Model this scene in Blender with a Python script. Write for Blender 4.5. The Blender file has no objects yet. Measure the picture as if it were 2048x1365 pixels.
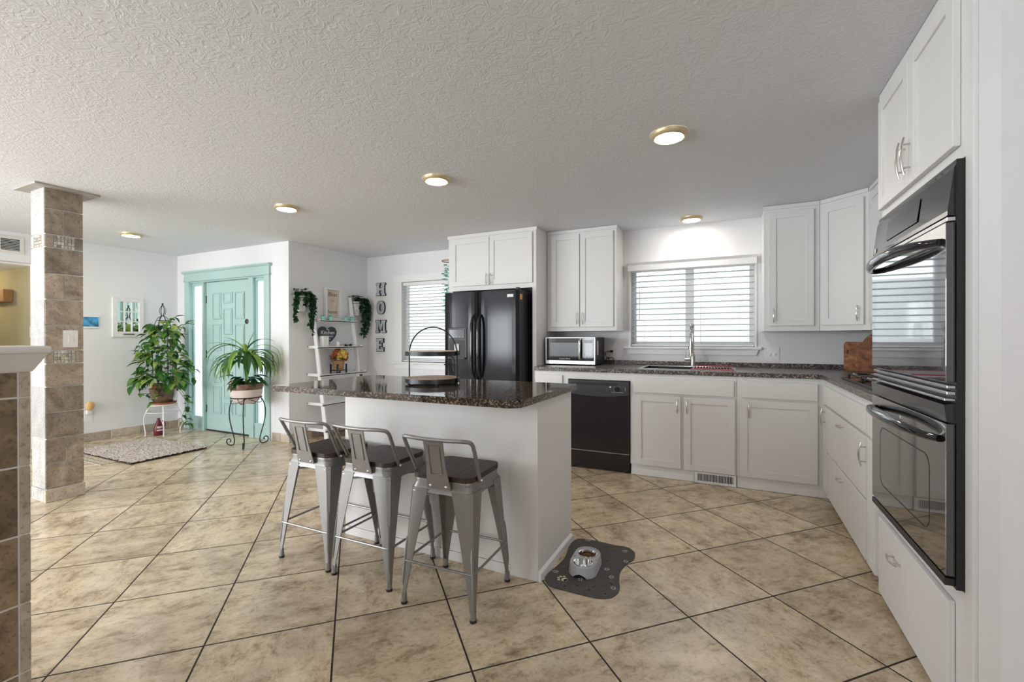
import bpy, bmesh, math, random
from mathutils import Vector, Matrix
random.seed(11)
PI = math.pi
SC = bpy.context.scene
COL = SC.collection

# ------------------------------------------------------------------ camera
YAW, PITCH, ROLL, FPX, PPY = math.radians(25.854), math.radians(.1749), math.radians(-.1182), 906.6, 678.9
def cam_axes():
    cy, sy = math.cos(YAW), math.sin(YAW)
    Rz = Matrix(((cy, sy, 0), (-sy, cy, 0), (0, 0, 1)))
    R0 = Matrix(((1, 0, 0), (0, 0, -1), (0, 1, 0)))
    cp, sp = math.cos(PITCH), math.sin(PITCH)
    Rx = Matrix(((1, 0, 0), (0, cp, -sp), (0, sp, cp)))
    cr, sr = math.cos(ROLL), math.sin(ROLL)
    Rr = Matrix(((cr, -sr, 0), (sr, cr, 0), (0, 0, 1)))
    return Rr @ Rx @ R0 @ Rz
CR = cam_axes()
cam = bpy.data.cameras.new('camera')
cam.sensor_width = 36.0
cam.lens = FPX * 36.0 / 2048
cam.shift_y = -(682.5 - PPY) / 2048
cam.clip_start = .02
cam_o = bpy.data.objects.new('camera', cam)
COL.objects.link(cam_o)
m3 = Matrix((CR[0], -CR[1], -CR[2])).transposed()
cam_o.matrix_world = Matrix.Translation((0, 0, 1.263)) @ m3.to_4x4()
SC.camera = cam_o

# ------------------------------------------------------------------ world, exposure
SC.view_settings.view_transform = 'Standard'
SC.view_settings.look = 'None'
SC.view_settings.gamma = 1
SC.view_settings.use_curve_mapping = False
SC.view_settings.exposure = 0.54
SC.cycles.max_bounces = 10
SC.cycles.diffuse_bounces = 5
SC.cycles.glossy_bounces = 5
SC.cycles.transparent_max_bounces = 16
SC.cycles.sample_clamp_indirect = 6
w = bpy.data.worlds.new('sky')
SC.world = w
w.use_nodes = True
bg = w.node_tree.nodes['Background']
bg.inputs[0].default_value = (.88, .95, 1, 1)
bg.inputs[1].default_value = 2.8

def area_light(name, loc, rot, sx, sy, power, color):
    l = bpy.data.lights.new(name, 'AREA')
    l.shape = 'RECTANGLE'; l.size = sx; l.size_y = sy
    l.energy = power; l.color = color
    o = bpy.data.objects.new(name, l); COL.objects.link(o)
    o.location = loc; o.rotation_euler = rot
    return o
# daylight from one living-room window behind the camera; other three lamps are added fill
area_light('daylight_window', (-5.85, -3.48, 1.35), (PI/2, 0, 0), 1.7, 1.3, 76, (.88, .95, 1))
area_light('added_front_fill', (-3.2, -3.48, 1.3), (PI/2, 0, 0), 1.3, 1.6, 46, (.93, .97, 1))  # added fill for island and cabinet fronts, its window is made up
area_light('added_right_fill', (2.98, -2.3, 1.5), (PI/2, 0, PI/2), 1.2, 1.2, 10, (1, .97, .92))  # added fill for the half wall, its window is made up
area_light('added_left_fill', (-7.10, -1.3, 1.5), (PI/2, 0, -PI/2), 2.4, 1.4, 84, (.92, .96, 1))  # added fill for the right-hand cabinets, its window is made up

# ------------------------------------------------------------------ materials
MATS = {}
def nodes_of(name):
    m = bpy.data.materials.new(name); m.use_nodes = True
    nt = m.node_tree
    return m, nt, nt.nodes['Principled BSDF']
def sock(nt, a, b): nt.links.new(a, b)
def N(nt, t, **kw):
    n = nt.nodes.new(t)
    for k, v in kw.items(): setattr(n, k, v)
    return n
def ramp(nt, stops):
    r = N(nt, 'ShaderNodeValToRGB')
    el = r.color_ramp.elements
    while len(el) < len(stops): el.new(.5)
    for e, (p, c) in zip(el, stops):
        e.position = p; e.color = (*c, 1) if len(c) == 3 else c
    return r
def simple(name, col, rough=.5, metal=0, bump=0, bscale=200, var=0, vscale=8, coat=0, spec=None, emit=0):
    """plain procedural material: slight colour mottling and fine bump"""
    m, nt, b = nodes_of(name)
    b.inputs['Roughness'].default_value = rough
    b.inputs['Metallic'].default_value = metal
    if coat: b.inputs['Coat Weight'].default_value = coat; b.inputs['Coat Roughness'].default_value = .05
    if spec is not None: b.inputs['Specular IOR Level'].default_value = spec
    tc = N(nt, 'ShaderNodeTexCoord')
    if var:
        n = N(nt, 'ShaderNodeTexNoise'); n.inputs['Scale'].default_value = vscale; n.inputs['Detail'].default_value = 5
        sock(nt, tc.outputs['Object'], n.inputs['Vector'])
        r = ramp(nt, [(.3, [c*(1-var) for c in col]), (.7, [min(1, c*(1+var)) for c in col])])
        sock(nt, n.outputs['Fac'], r.inputs['Fac']); sock(nt, r.outputs['Color'], b.inputs['Base Color'])
    else:
        b.inputs['Base Color'].default_value = (*col, 1)
    if bump:
        n = N(nt, 'ShaderNodeTexNoise'); n.inputs['Scale'].default_value = bscale; n.inputs['Detail'].default_value = 3
        sock(nt, tc.outputs['Object'], n.inputs['Vector'])
        bp = N(nt, 'ShaderNodeBump'); bp.inputs['Strength'].default_value = bump; bp.inputs['Distance'].default_value = .004
        sock(nt, n.outputs['Fac'], bp.inputs['Height']); sock(nt, bp.outputs['Normal'], b.inputs['Normal'])
    if emit:
        b.inputs['Emission Color'].default_value = (*col, 1); b.inputs['Emission Strength'].default_value = emit
    MATS[name] = m
    return m

def knockdown(name, col, scale, strength, dist):
    """trowelled plaster texture"""
    m, nt, b = nodes_of(name)
    b.inputs['Base Color'].default_value = (*col, 1); b.inputs['Roughness'].default_value = .62
    b.inputs['Specular IOR Level'].default_value = .35
    tc = N(nt, 'ShaderNodeTexCoord')
    n1 = N(nt, 'ShaderNodeTexNoise'); n1.inputs['Scale'].default_value = scale; n1.inputs['Detail'].default_value = 6; n1.inputs['Distortion'].default_value = 1.6
    r = ramp(nt, [(.44, (0, 0, 0)), (.50, (.7, .7, .7)), (.53, (1, 1, 1)), (.60, (.55, .55, .55))])
    n2 = N(nt, 'ShaderNodeTexNoise'); n2.inputs['Scale'].default_value = scale*3.2; n2.inputs['Detail'].default_value = 4
    mx = N(nt, 'ShaderNodeMath', operation='MULTIPLY_ADD'); mx.inputs[1].default_value = .35
    bp = N(nt, 'ShaderNodeBump'); bp.inputs['Strength'].default_value = strength; bp.inputs['Distance'].default_value = dist
    sock(nt, tc.outputs['Object'], n1.inputs['Vector']); sock(nt, tc.outputs['Object'], n2.inputs['Vector'])
    sock(nt, n1.outputs['Fac'], r.inputs['Fac'])
    sock(nt, n2.outputs['Fac'], mx.inputs[0]); sock(nt, r.outputs['Color'], mx.inputs[2])
    sock(nt, mx.outputs[0], bp.inputs['Height']); sock(nt, bp.outputs['Normal'], b.inputs['Normal'])
    MATS[name] = m
knockdown('ceiling_paint', (.745, .76, .795), 17, .27, .008)
knockdown('wall_paint', (.80, .80, .81), 34, .10, .004)
simple('hall_dim_paint', (.36, .33, .22), .7, bump=.15, bscale=60)  # wall paint with the hall's dim warm light put into the colour

def floor_mat():
    m, nt, b = nodes_of('floor_tile')
    tc = N(nt, 'ShaderNodeTexCoord')
    mp = N(nt, 'ShaderNodeMapping'); mp.inputs['Rotation'].default_value = (0, 0, -PI/4)
    S = .5022
    mp.inputs['Location'].default_value = (.086 + 40*S, -.161 + 40*S, 0)
    sock(nt, tc.outputs['Object'], mp.inputs['Vector'])
    br = N(nt, 'ShaderNodeTexBrick', offset=0.0, squash=1.0)
    br.inputs['Scale'].default_value = 1; br.inputs['Brick Width'].default_value = S; br.inputs['Row Height'].default_value = S
    br.inputs['Mortar Size'].default_value = .0040; br.inputs['Mortar Smooth'].default_value = .1
    br.inputs['Color1'].default_value = (0, 0, 0, 1); br.inputs['Color2'].default_value = (1, 1, 1, 1); br.inputs['Bias'].default_value = 0
    sock(nt, mp.outputs[0], br.inputs['Vector'])
    # tile identity -> random offset
    dv = N(nt, 'ShaderNodeVectorMath', operation='DIVIDE'); dv.inputs[1].default_value = (S, S, 1)
    fl = N(nt, 'ShaderNodeVectorMath', operation='FLOOR')
    sock(nt, mp.outputs[0], dv.inputs[0]); sock(nt, dv.outputs[0], fl.inputs[0])
    wn = N(nt, 'ShaderNodeTexWhiteNoise', noise_dimensions='3D'); sock(nt, fl.outputs[0], wn.inputs['Vector'])
    of = N(nt, 'ShaderNodeVectorMath', operation='MULTIPLY_ADD'); of.inputs[1].default_value = (9, 9, 9)
    sock(nt, wn.outputs['Color'], of.inputs[0]); sock(nt, mp.outputs[0], of.inputs[2])
    def streak(sx, sy):
        ms = N(nt, 'ShaderNodeVectorMath', operation='MULTIPLY'); ms.inputs[1].default_value = (sx, sy, 1)
        sock(nt, of.outputs[0], ms.inputs[0])
        n = N(nt, 'ShaderNodeTexNoise'); n.inputs['Scale'].default_value = 1; n.inputs['Detail'].default_value = 9; n.inputs['Roughness'].default_value = .78; n.inputs['Distortion'].default_value = .25
        sock(nt, ms.outputs[0], n.inputs['Vector'])
        return n
    a = streak(6.5, 11.0); c = streak(11.0, 6.5)
    gt = N(nt, 'ShaderNodeMath', operation='GREATER_THAN'); gt.inputs[1].default_value = .6; sock(nt, wn.outputs['Value'], gt.inputs[0])
    mx = N(nt, 'ShaderNodeMix', data_type='FLOAT')
    sock(nt, gt.outputs[0], mx.inputs[0]); sock(nt, a.outputs['Fac'], mx.inputs[2]); sock(nt, c.outputs['Fac'], mx.inputs[3])
    r = ramp(nt, [(.27, (.19, .13, .080)), (.38, (.41, .31, .205)), (.455, (.60, .485, .335)), (.54, (.71, .59, .425)), (.68, (.80, .70, .55))])
    sock(nt, mx.outputs[0], r.inputs['Fac'])
    # fine pits
    n2 = N(nt, 'ShaderNodeTexNoise'); n2.inputs['Scale'].default_value = 42; n2.inputs['Detail'].default_value = 6; n2.inputs['Roughness'].default_value = .7
    sock(nt, of.outputs[0], n2.inputs['Vector'])
    r2 = ramp(nt, [(.33, (.62, .58, .54)), (.46, (1, 1, 1))])
    sock(nt, n2.outputs['Fac'], r2.inputs['Fac'])
    ml = N(nt, 'ShaderNodeMix', data_type='RGBA', blend_type='MULTIPLY'); ml.inputs[0].default_value = .7
    sock(nt, r.outputs['Color'], ml.inputs[6]); sock(nt, r2.outputs['Color'], ml.inputs[7])
    # thin dark veining and pits in drifts
    n4 = N(nt, 'ShaderNodeTexNoise'); n4.inputs['Scale'].default_value = 1; n4.inputs['Detail'].default_value = 8; n4.inputs['Roughness'].default_value = .82; n4.inputs['Distortion'].default_value = .5
    m4 = N(nt, 'ShaderNodeVectorMath', operation='MULTIPLY'); m4.inputs[1].default_value = (17, 30, 1)
    sock(nt, of.outputs[0], m4.inputs[0]); sock(nt, m4.outputs[0], n4.inputs['Vector'])
    r4 = ramp(nt, [(.36, (.55, .50, .46)), (.45, (1, 1, 1)), (.60, (1.06, 1.05, 1.04))]); sock(nt, n4.outputs['Fac'], r4.inputs['Fac'])
    mv = N(nt, 'ShaderNodeMix', data_type='RGBA', blend_type='MULTIPLY'); mv.inputs[0].default_value = .75
    sock(nt, ml.outputs[2], mv.inputs[6]); sock(nt, r4.outputs['Color'], mv.inputs[7])
    # broad clouds of grey-brown
    n3 = N(nt, 'ShaderNodeTexNoise'); n3.inputs['Scale'].default_value = 3.4; n3.inputs['Detail'].default_value = 3; n3.inputs['Distortion'].default_value = .6
    sock(nt, of.outputs[0], n3.inputs['Vector'])
    r3 = ramp(nt, [(.34, (.74, .72, .72)), (.50, (.95, .94, .94)), (.64, (1.05, 1.04, 1.02))]); sock(nt, n3.outputs['Fac'], r3.inputs['Fac'])
    mc = N(nt, 'ShaderNodeMix', data_type='RGBA', blend_type='MULTIPLY'); mc.inputs[0].default_value = .9
    sock(nt, mv.outputs[2], mc.inputs[6]); sock(nt, r3.outputs['Color'], mc.inputs[7])
    # per tile tone
    tn = ramp(nt, [(0, (.90, .89, .87)), (1, (1.04, 1.03, 1.02))])
    sock(nt, wn.outputs['Value'], tn.inputs['Fac'])
    mt = N(nt, 'ShaderNodeMix', data_type='RGBA', blend_type='MULTIPLY'); mt.inputs[0].default_value = 1
    sock(nt, mc.outputs[2], mt.inputs[6]); sock(nt, tn.outputs['Color'], mt.inputs[7])
    mg = N(nt, 'ShaderNodeMix', data_type='RGBA'); mg.inputs[7].default_value = (.022, .017, .013, 1)
    sock(nt, br.outputs['Fac'], mg.inputs[0]); sock(nt, mt.outputs[2], mg.inputs[6])
    sock(nt, mg.outputs[2], b.inputs['Base Color'])
    rr = N(nt, 'ShaderNodeMapRange'); rr.inputs[3].default_value = .24; rr.inputs[4].default_value = .8
    sock(nt, br.outputs['Fac'], rr.inputs[0]); sock(nt, rr.outputs[0], b.inputs['Roughness'])
    b.inputs['Specular IOR Level'].default_value = .45
    bp = N(nt, 'ShaderNodeBump', invert=True); bp.inputs['Strength'].default_value = .5; bp.inputs['Distance'].default_value = .003
    sock(nt, br.outputs['Fac'], bp.inputs['Height']); sock(nt, bp.outputs['Normal'], b.inputs['Normal'])
    MATS['floor_tile'] = m
floor_mat()

def speckle(name, dark, mid, light, rough, s=330):
    m, nt, b = nodes_of(name)
    tc = N(nt, 'ShaderNodeTexCoord')
    v = N(nt, 'ShaderNodeTexVoronoi'); v.inputs['Scale'].default_value = s
    sock(nt, tc.outputs['Object'], v.inputs['Vector'])
    sp = N(nt, 'ShaderNodeSeparateColor'); sock(nt, v.outputs['Color'], sp.inputs[0])
    r = ramp(nt, [(.0, dark), (.45, dark), (.52, mid), (.78, mid), (.84, light), (1, light)])
    sock(nt, sp.outputs[0], r.inputs['Fac']); sock(nt, r.outputs['Color'], b.inputs['Base Color'])
    b.inputs['Roughness'].default_value = rough
    MATS[name] = m
speckle('island_laminate', (.030, .022, .018), (.085, .062, .045), (.26, .20, .145), .05, 140)
speckle('counter_laminate', (.045, .040, .038), (.13, .112, .10), (.34, .29, .25), .30, 115)

def stone(name, tones, rough=.45, sx=3, sy=10):
    """slate-like tile, each tile (mesh island) its own shade"""
    m, nt, b = nodes_of(name)
    tc = N(nt, 'ShaderNodeTexCoord'); ge = N(nt, 'ShaderNodeNewGeometry')
    ad = N(nt, 'ShaderNodeVectorMath', operation='MULTIPLY_ADD'); ad.inputs[1].default_value = (7, 13, 5)
    cb = N(nt, 'ShaderNodeCombineXYZ')
    for i in range(3): sock(nt, ge.outputs['Random Per Island'], cb.inputs[i])
    sock(nt, cb.outputs[0], ad.inputs[0]); sock(nt, tc.outputs['Object'], ad.inputs[2])
    n = N(nt, 'ShaderNodeTexNoise'); n.inputs['Scale'].default_value = 6; n.inputs['Detail'].default_value = 8; n.inputs['Roughness'].default_value = .65; n.inputs['Distortion'].default_value = 1.2
    sock(nt, ad.outputs[0], n.inputs['Vector'])
    r = ramp(nt, [(.3, tones[0]), (.5, tones[1]), (.7, tones[2])])
    sock(nt, n.outputs['Fac'], r.inputs['Fac'])
    n2 = N(nt, 'ShaderNodeTexNoise'); n2.inputs['Scale'].default_value = 70; n2.inputs['Detail'].default_value = 3
    sock(nt, ad.outputs[0], n2.inputs['Vector'])
    r2 = ramp(nt, [(.34, (.55, .5, .46)), (.44, (1, 1, 1))]); sock(nt, n2.outputs['Fac'], r2.inputs['Fac'])
    tn = ramp(nt, [(0, (.72, .70, .68)), (1, (1.15, 1.12, 1.06))]); sock(nt, ge.outputs['Random Per Island'], tn.inputs['Fac'])
    a = N(nt, 'ShaderNodeMix', data_type='RGBA', blend_type='MULTIPLY'); a.inputs[0].default_value = .7
    sock(nt, r.outputs['Color'], a.inputs[6]); sock(nt, r2.outputs['Color'], a.inputs[7])
    c = N(nt, 'ShaderNodeMix', data_type='RGBA', blend_type='MULTIPLY'); c.inputs[0].default_value = 1
    sock(nt, a.outputs[2], c.inputs[6]); sock(nt, tn.outputs['Color'], c.inputs[7])
    sock(nt, c.outputs[2], b.inputs['Base Color'])
    b.inputs['Roughness'].default_value = rough
    bp = N(nt, 'ShaderNodeBump'); bp.inputs['Strength'].default_value = .25; bp.inputs['Distance'].default_value = .003
    sock(nt, n.outputs['Fac'], bp.inputs['Height']); sock(nt, bp.outputs['Normal'], b.inputs['Normal'])
    MATS[name] = m
stone('pillar_tile', ((.20, .165, .135), (.36, .305, .25), (.52, .45, .37)))
stone('pale_tile', ((.36, .365, .37), (.47, .475, .48), (.56, .565, .57)), .35)  # pillar stone with window glare put into the colour
stone('mosaic_tile', ((.26, .22, .16), (.50, .48, .42), (.75, .75, .72)), .2)
stone('half_wall_tile', ((.15, .105, .065), (.27, .20, .13), (.40, .30, .20)))
stone('base_tile', ((.38, .33, .27), (.55, .48, .40), (.66, .60, .52)), .4)

def wood(name, c0, c1, c2, rough, axis=0, s=1.0, coat=0):
    m, nt, b = nodes_of(name)
    tc = N(nt, 'ShaderNodeTexCoord')
    ms = N(nt, 'ShaderNodeVectorMath', operation='MULTIPLY')
    sc = [28*s, 28*s, 28*s]; sc[axis] = 2.6*s
    ms.inputs[1].default_value = sc
    sock(nt, tc.outputs['Object'], ms.inputs[0])
    n = N(nt, 'ShaderNodeTexNoise'); n.inputs['Scale'].default_value = 1; n.inputs['Detail'].default_value = 6; n.inputs['Distortion'].default_value = 1.5
    sock(nt, ms.outputs[0], n.inputs['Vector'])
    r = ramp(nt, [(.3, c0), (.5, c1), (.7, c2)])
    sock(nt, n.outputs['Fac'], r.inputs['Fac']); sock(nt, r.outputs['Color'], b.inputs['Base Color'])
    b.inputs['Roughness'].default_value = rough
    if coat: b.inputs['Coat Weight'].default_value = coat
    bp = N(nt, 'ShaderNodeBump'); bp.inputs['Strength'].default_value = .3; bp.inputs['Distance'].default_value = .002
    sock(nt, n.outputs['Fac'], bp.inputs['Height']); sock(nt, bp.outputs['Normal'], b.inputs['Normal'])
    MATS[name] = m
wood('seat_wood', (.012, .006, .004), (.036, .018, .011), (.080, .043, .027), .5, 1, .9)
wood('tray_wood', (.30, .17, .09), (.46, .29, .17), (.58, .40, .26), .5, 0)
wood('board_wood', (.09, .030, .010), (.26, .095, .035), (.45, .20, .085), .42, 0, .45)
wood('plaque_wood', (.56, .47, .40), (.66, .58, .51), (.74, .68, .62), .6, 2)

def leafy(name, cols, rough=.35):
    m, nt, b = nodes_of(name)
    ge = N(nt, 'ShaderNodeNewGeometry')
    r = ramp(nt, [(i/(len(cols)-1), c) for i, c in enumerate(cols)])
    sock(nt, ge.outputs['Random Per Island'], r.inputs['Fac']); sock(nt, r.outputs['Color'], b.inputs['Base Color'])
    b.inputs['Roughness'].default_value = rough
    b.inputs['Subsurface Weight'].default_value = 0
    # leaves let some light through
    tr = N(nt, 'ShaderNodeBsdfTranslucent'); sock(nt, r.outputs['Color'], tr.inputs['Color'])
    mx = N(nt, 'ShaderNodeMixShader'); mx.inputs[0].default_value = .3
    out = nt.nodes['Material Output']
    sock(nt, b.outputs[0], mx.inputs[1]); sock(nt, tr.outputs[0], mx.inputs[2]); sock(nt, mx.outputs[0], out.inputs['Surface'])
    MATS[name] = m
leafy('pothos_leaf', [(.02, .07, .015), (.03, .12, .02), (.05, .17, .03), (.10, .26, .04), (.26, .42, .07), (.40, .50, .12)])
leafy('ivy_leaf', [(.010, .04, .020), (.018, .07, .028), (.03, .105, .035), (.09, .17, .07)], .45)
leafy('strap_leaf', [(.03, .10, .02), (.06, .19, .03), (.20, .38, .05), (.42, .55, .12)])
leafy('broad_leaf', [(.01, .045, .012), (.02, .08, .02), (.03, .11, .025)])
leafy('petal_yellow', [(.75, .50, .06), (.85, .64, .14), (.80, .66, .26)], .6)
leafy('petal_orange', [(.50, .10, .03), (.65, .20, .06), (.45, .07, .05)], .6)

def pane_mat(name, tint, gloss):
    m, nt, b = nodes_of(name)
    nt.nodes.remove(b)
    t = N(nt, 'ShaderNodeBsdfTransparent'); t.inputs[0].default_value = (*tint, 1)
    g = N(nt, 'ShaderNodeBsdfGlossy'); g.inputs['Roughness'].default_value = .02
    f = N(nt, 'ShaderNodeFresnel'); f.inputs[0].default_value = 1.45
    mx = N(nt, 'ShaderNodeMixShader'); sock(nt, f.outputs[0], mx.inputs[0])
    sock(nt, t.outputs[0], mx.inputs[1]); sock(nt, g.outputs[0], mx.inputs[2])
    sock(nt, mx.outputs[0], nt.nodes['Material Output'].inputs['Surface'])
    MATS[name] = m
pane_mat('window_glass', (.95, .97, .97), .1)
def frosted_mat():
    m, nt, b = nodes_of('frosted_glass')
    t = N(nt, 'ShaderNodeBsdfTransparent'); t.inputs[0].default_value = (.95, .97, .97, 1)
    tl = N(nt, 'ShaderNodeBsdfTranslucent'); tl.inputs[0].default_value = (.9, .93, .95, 1)
    mx = N(nt, 'ShaderNodeMixShader'); mx.inputs[0].default_value = .55
    sock(nt, t.outputs[0], mx.inputs[1]); sock(nt, tl.outputs[0], mx.inputs[2])
    m2 = N(nt, 'ShaderNodeMixShader'); m2.inputs[0].default_value = .1
    b.inputs['Roughness'].default_value = .15
    sock(nt, mx.outputs[0], m2.inputs[1]); sock(nt, b.outputs[0], m2.inputs[2])
    sock(nt, m2.outputs[0], nt.nodes['Material Output'].inputs['Surface'])
    nt.nodes['Material Output']
    MATS['frosted_glass'] = m
frosted_mat()
def slat_mat():
    m, nt, b = nodes_of('blind_slat')
    b.inputs['Base Color'].default_value = (.86, .88, .88, 1); b.inputs['Roughness'].default_value = .45
    tl = N(nt, 'ShaderNodeBsdfTranslucent'); tl.inputs[0].default_value = (.82, .87, .88, 1)
    mx = N(nt, 'ShaderNodeMixShader'); mx.inputs[0].default_value = .40
    sock(nt, b.outputs[0], mx.inputs[1]); sock(nt, tl.outputs[0], mx.inputs[2])
    sock(nt, mx.outputs[0], nt.nodes['Material Output'].inputs['Surface'])
    MATS['blind_slat'] = m
slat_mat()

simple('cabinet_white', (.78, .775, .765), .38, bump=.05, bscale=90)
simple('island_greige', (.75, .73, .71), .4, bump=.05, bscale=90)
simple('trim_white', (.84, .84, .84), .4)
simple('half_cap_paint', (.80, .76, .73), .45)
simple('mint_paint', (.42, .59, .57), .42)
simple('groove_mint', (.25, .42, .42), .5)
simple('black_gloss', (.010, .011, .014), .07, bump=.02, bscale=40, coat=.4)
simple('fridge_black', (.007, .008, .012), .09, bump=.03, bscale=420, spec=.26)
simple('dishwasher_black', (.016, .014, .017), .13, bump=.03, bscale=400, spec=.6)
simple('black_plastic', (.016, .016, .018), .38)
simple('oven_glass', (.012, .012, .012), .02, coat=1.0, spec=1.0)
simple('steel', (.62, .62, .62), .28, 1, bump=.02, bscale=300)
simple('chrome', (.80, .80, .80), .10, 1)
simple('nickel', (.62, .60, .57), .22, 1)
simple('gunmetal', (.285, .28, .275), .36, .65, bump=.03, bscale=500)
simple('dark_steel', (.05, .05, .055), .35, .8)
simple('galvanized', (.58, .62, .65), .40, .45, var=.18, vscale=30)
simple('wire_black', (.012, .012, .013), .4, .3)
simple('wire_white', (.82, .82, .80), .45)
simple('brass_ring', (.62, .50, .30), .35, .4)
simple('lamp_lens', (1, .94, .85), .3, emit=58)
simple('plate_white', (.84, .84, .83), .35)
simple('plate_shaded', (.40, .37, .34), .5, var=.15, vscale=12)  # underside shade and brown reflection put into the plate's colour
simple('dial_grey', (.055, .054, .058), .3)
simple('plate_beige', (.74, .71, .66), .4)
simple('slot_dark', (.02, .02, .02), .6)
simple('terracotta', (.46, .15, .07), .7, var=.2, vscale=30)
simple('pot_bronze', (.22, .15, .10), .22, .5, var=.35, vscale=9)
simple('pot_red', (.28, .07, .05), .55)
simple('soil', (.03, .02, .013), .95, bump=.8, bscale=150)
simple('planter_blush', (.72, .62, .58), .35)
simple('planter_band', (.20, .12, .09), .3, .3, var=.4, vscale=14)
simple('teal_glaze', (.25, .68, .58), .35)
simple('moss', (.03, .05, .03), .9, bump=.8, bscale=200)
simple('chalkboard', (.035, .045, .055), .6, var=.3, vscale=12)
simple('chalk', (.85, .86, .86), .7)
simple('ink', (.10, .09, .085), .7)
simple('ink_faint', (.42, .38, .35), .7)
simple('carton_white', (.84, .83, .82), .5)
simple('basket_weave', (.36, .20, .09), .75, bump=.9, bscale=120, var=.4, vscale=60)
simple('jug_maroon', (.16, .015, .03), .3)
simple('label_pink', (.78, .66, .66), .5)
simple('rug_pile', (.52, .45, .40), 1.0, bump=1.2, bscale=190, var=.32, vscale=120, spec=.05)
simple('mat_weave', (.50, .43, .32), .9, bump=.8, bscale=140, var=.5, vscale=70)
simple('pet_mat', (.075, .066, .062), .75, bump=.15, bscale=300, var=.12, vscale=40)
simple('pet_print_pale', (.42, .40, .37), .7)
simple('pet_print_cream', (.66, .58, .42), .7)
simple('pet_print_faint', (.13, .12, .115), .75)
simple('grey_plastic', (.50, .51, .52), .33)
simple('kibble', (.16, .07, .02), .8, bump=.5, bscale=200, var=.4, vscale=150)
simple('red_silicone', (.46, .06, .10), .45)
simple('iron_grate', (.018, .018, .02), .5)
simple('grate_worn', (.42, .44, .46), .3, .6)
simple('sticker_white', (.80, .80, .80), .5)
simple('tag_orange', (.75, .40, .08), .5)
simple('mirror', (.90, .92, .92), .02, 1)
simple('distressed_white', (.80, .79, .78), .6, var=.06, vscale=20)
simple('art_blue', (.06, .28, .50), .4, var=.8, vscale=14)
simple('chime_box', (.36, .20, .08), .5)
simple('freshener', (.75, .45, .18), .5)
simple('mobile_teal', (.10, .60, .52), .5)
simple('mobile_pale', (.62, .82, .78), .5)
simple('mobile_ring', (.36, .24, .16), .6)
simple('siding', (.60, .595, .59), .7, bump=.1, bscale=30)
simple('ground_grey', (.40, .40, .38), .9)
simple('cord', (.012, .012, .012), .5)
simple('screen_grey', (.09, .10, .11), .22)
simple('display', (.03, .035, .04), .1)
simple('door_dark', (.02, .02, .02), .5)

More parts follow.
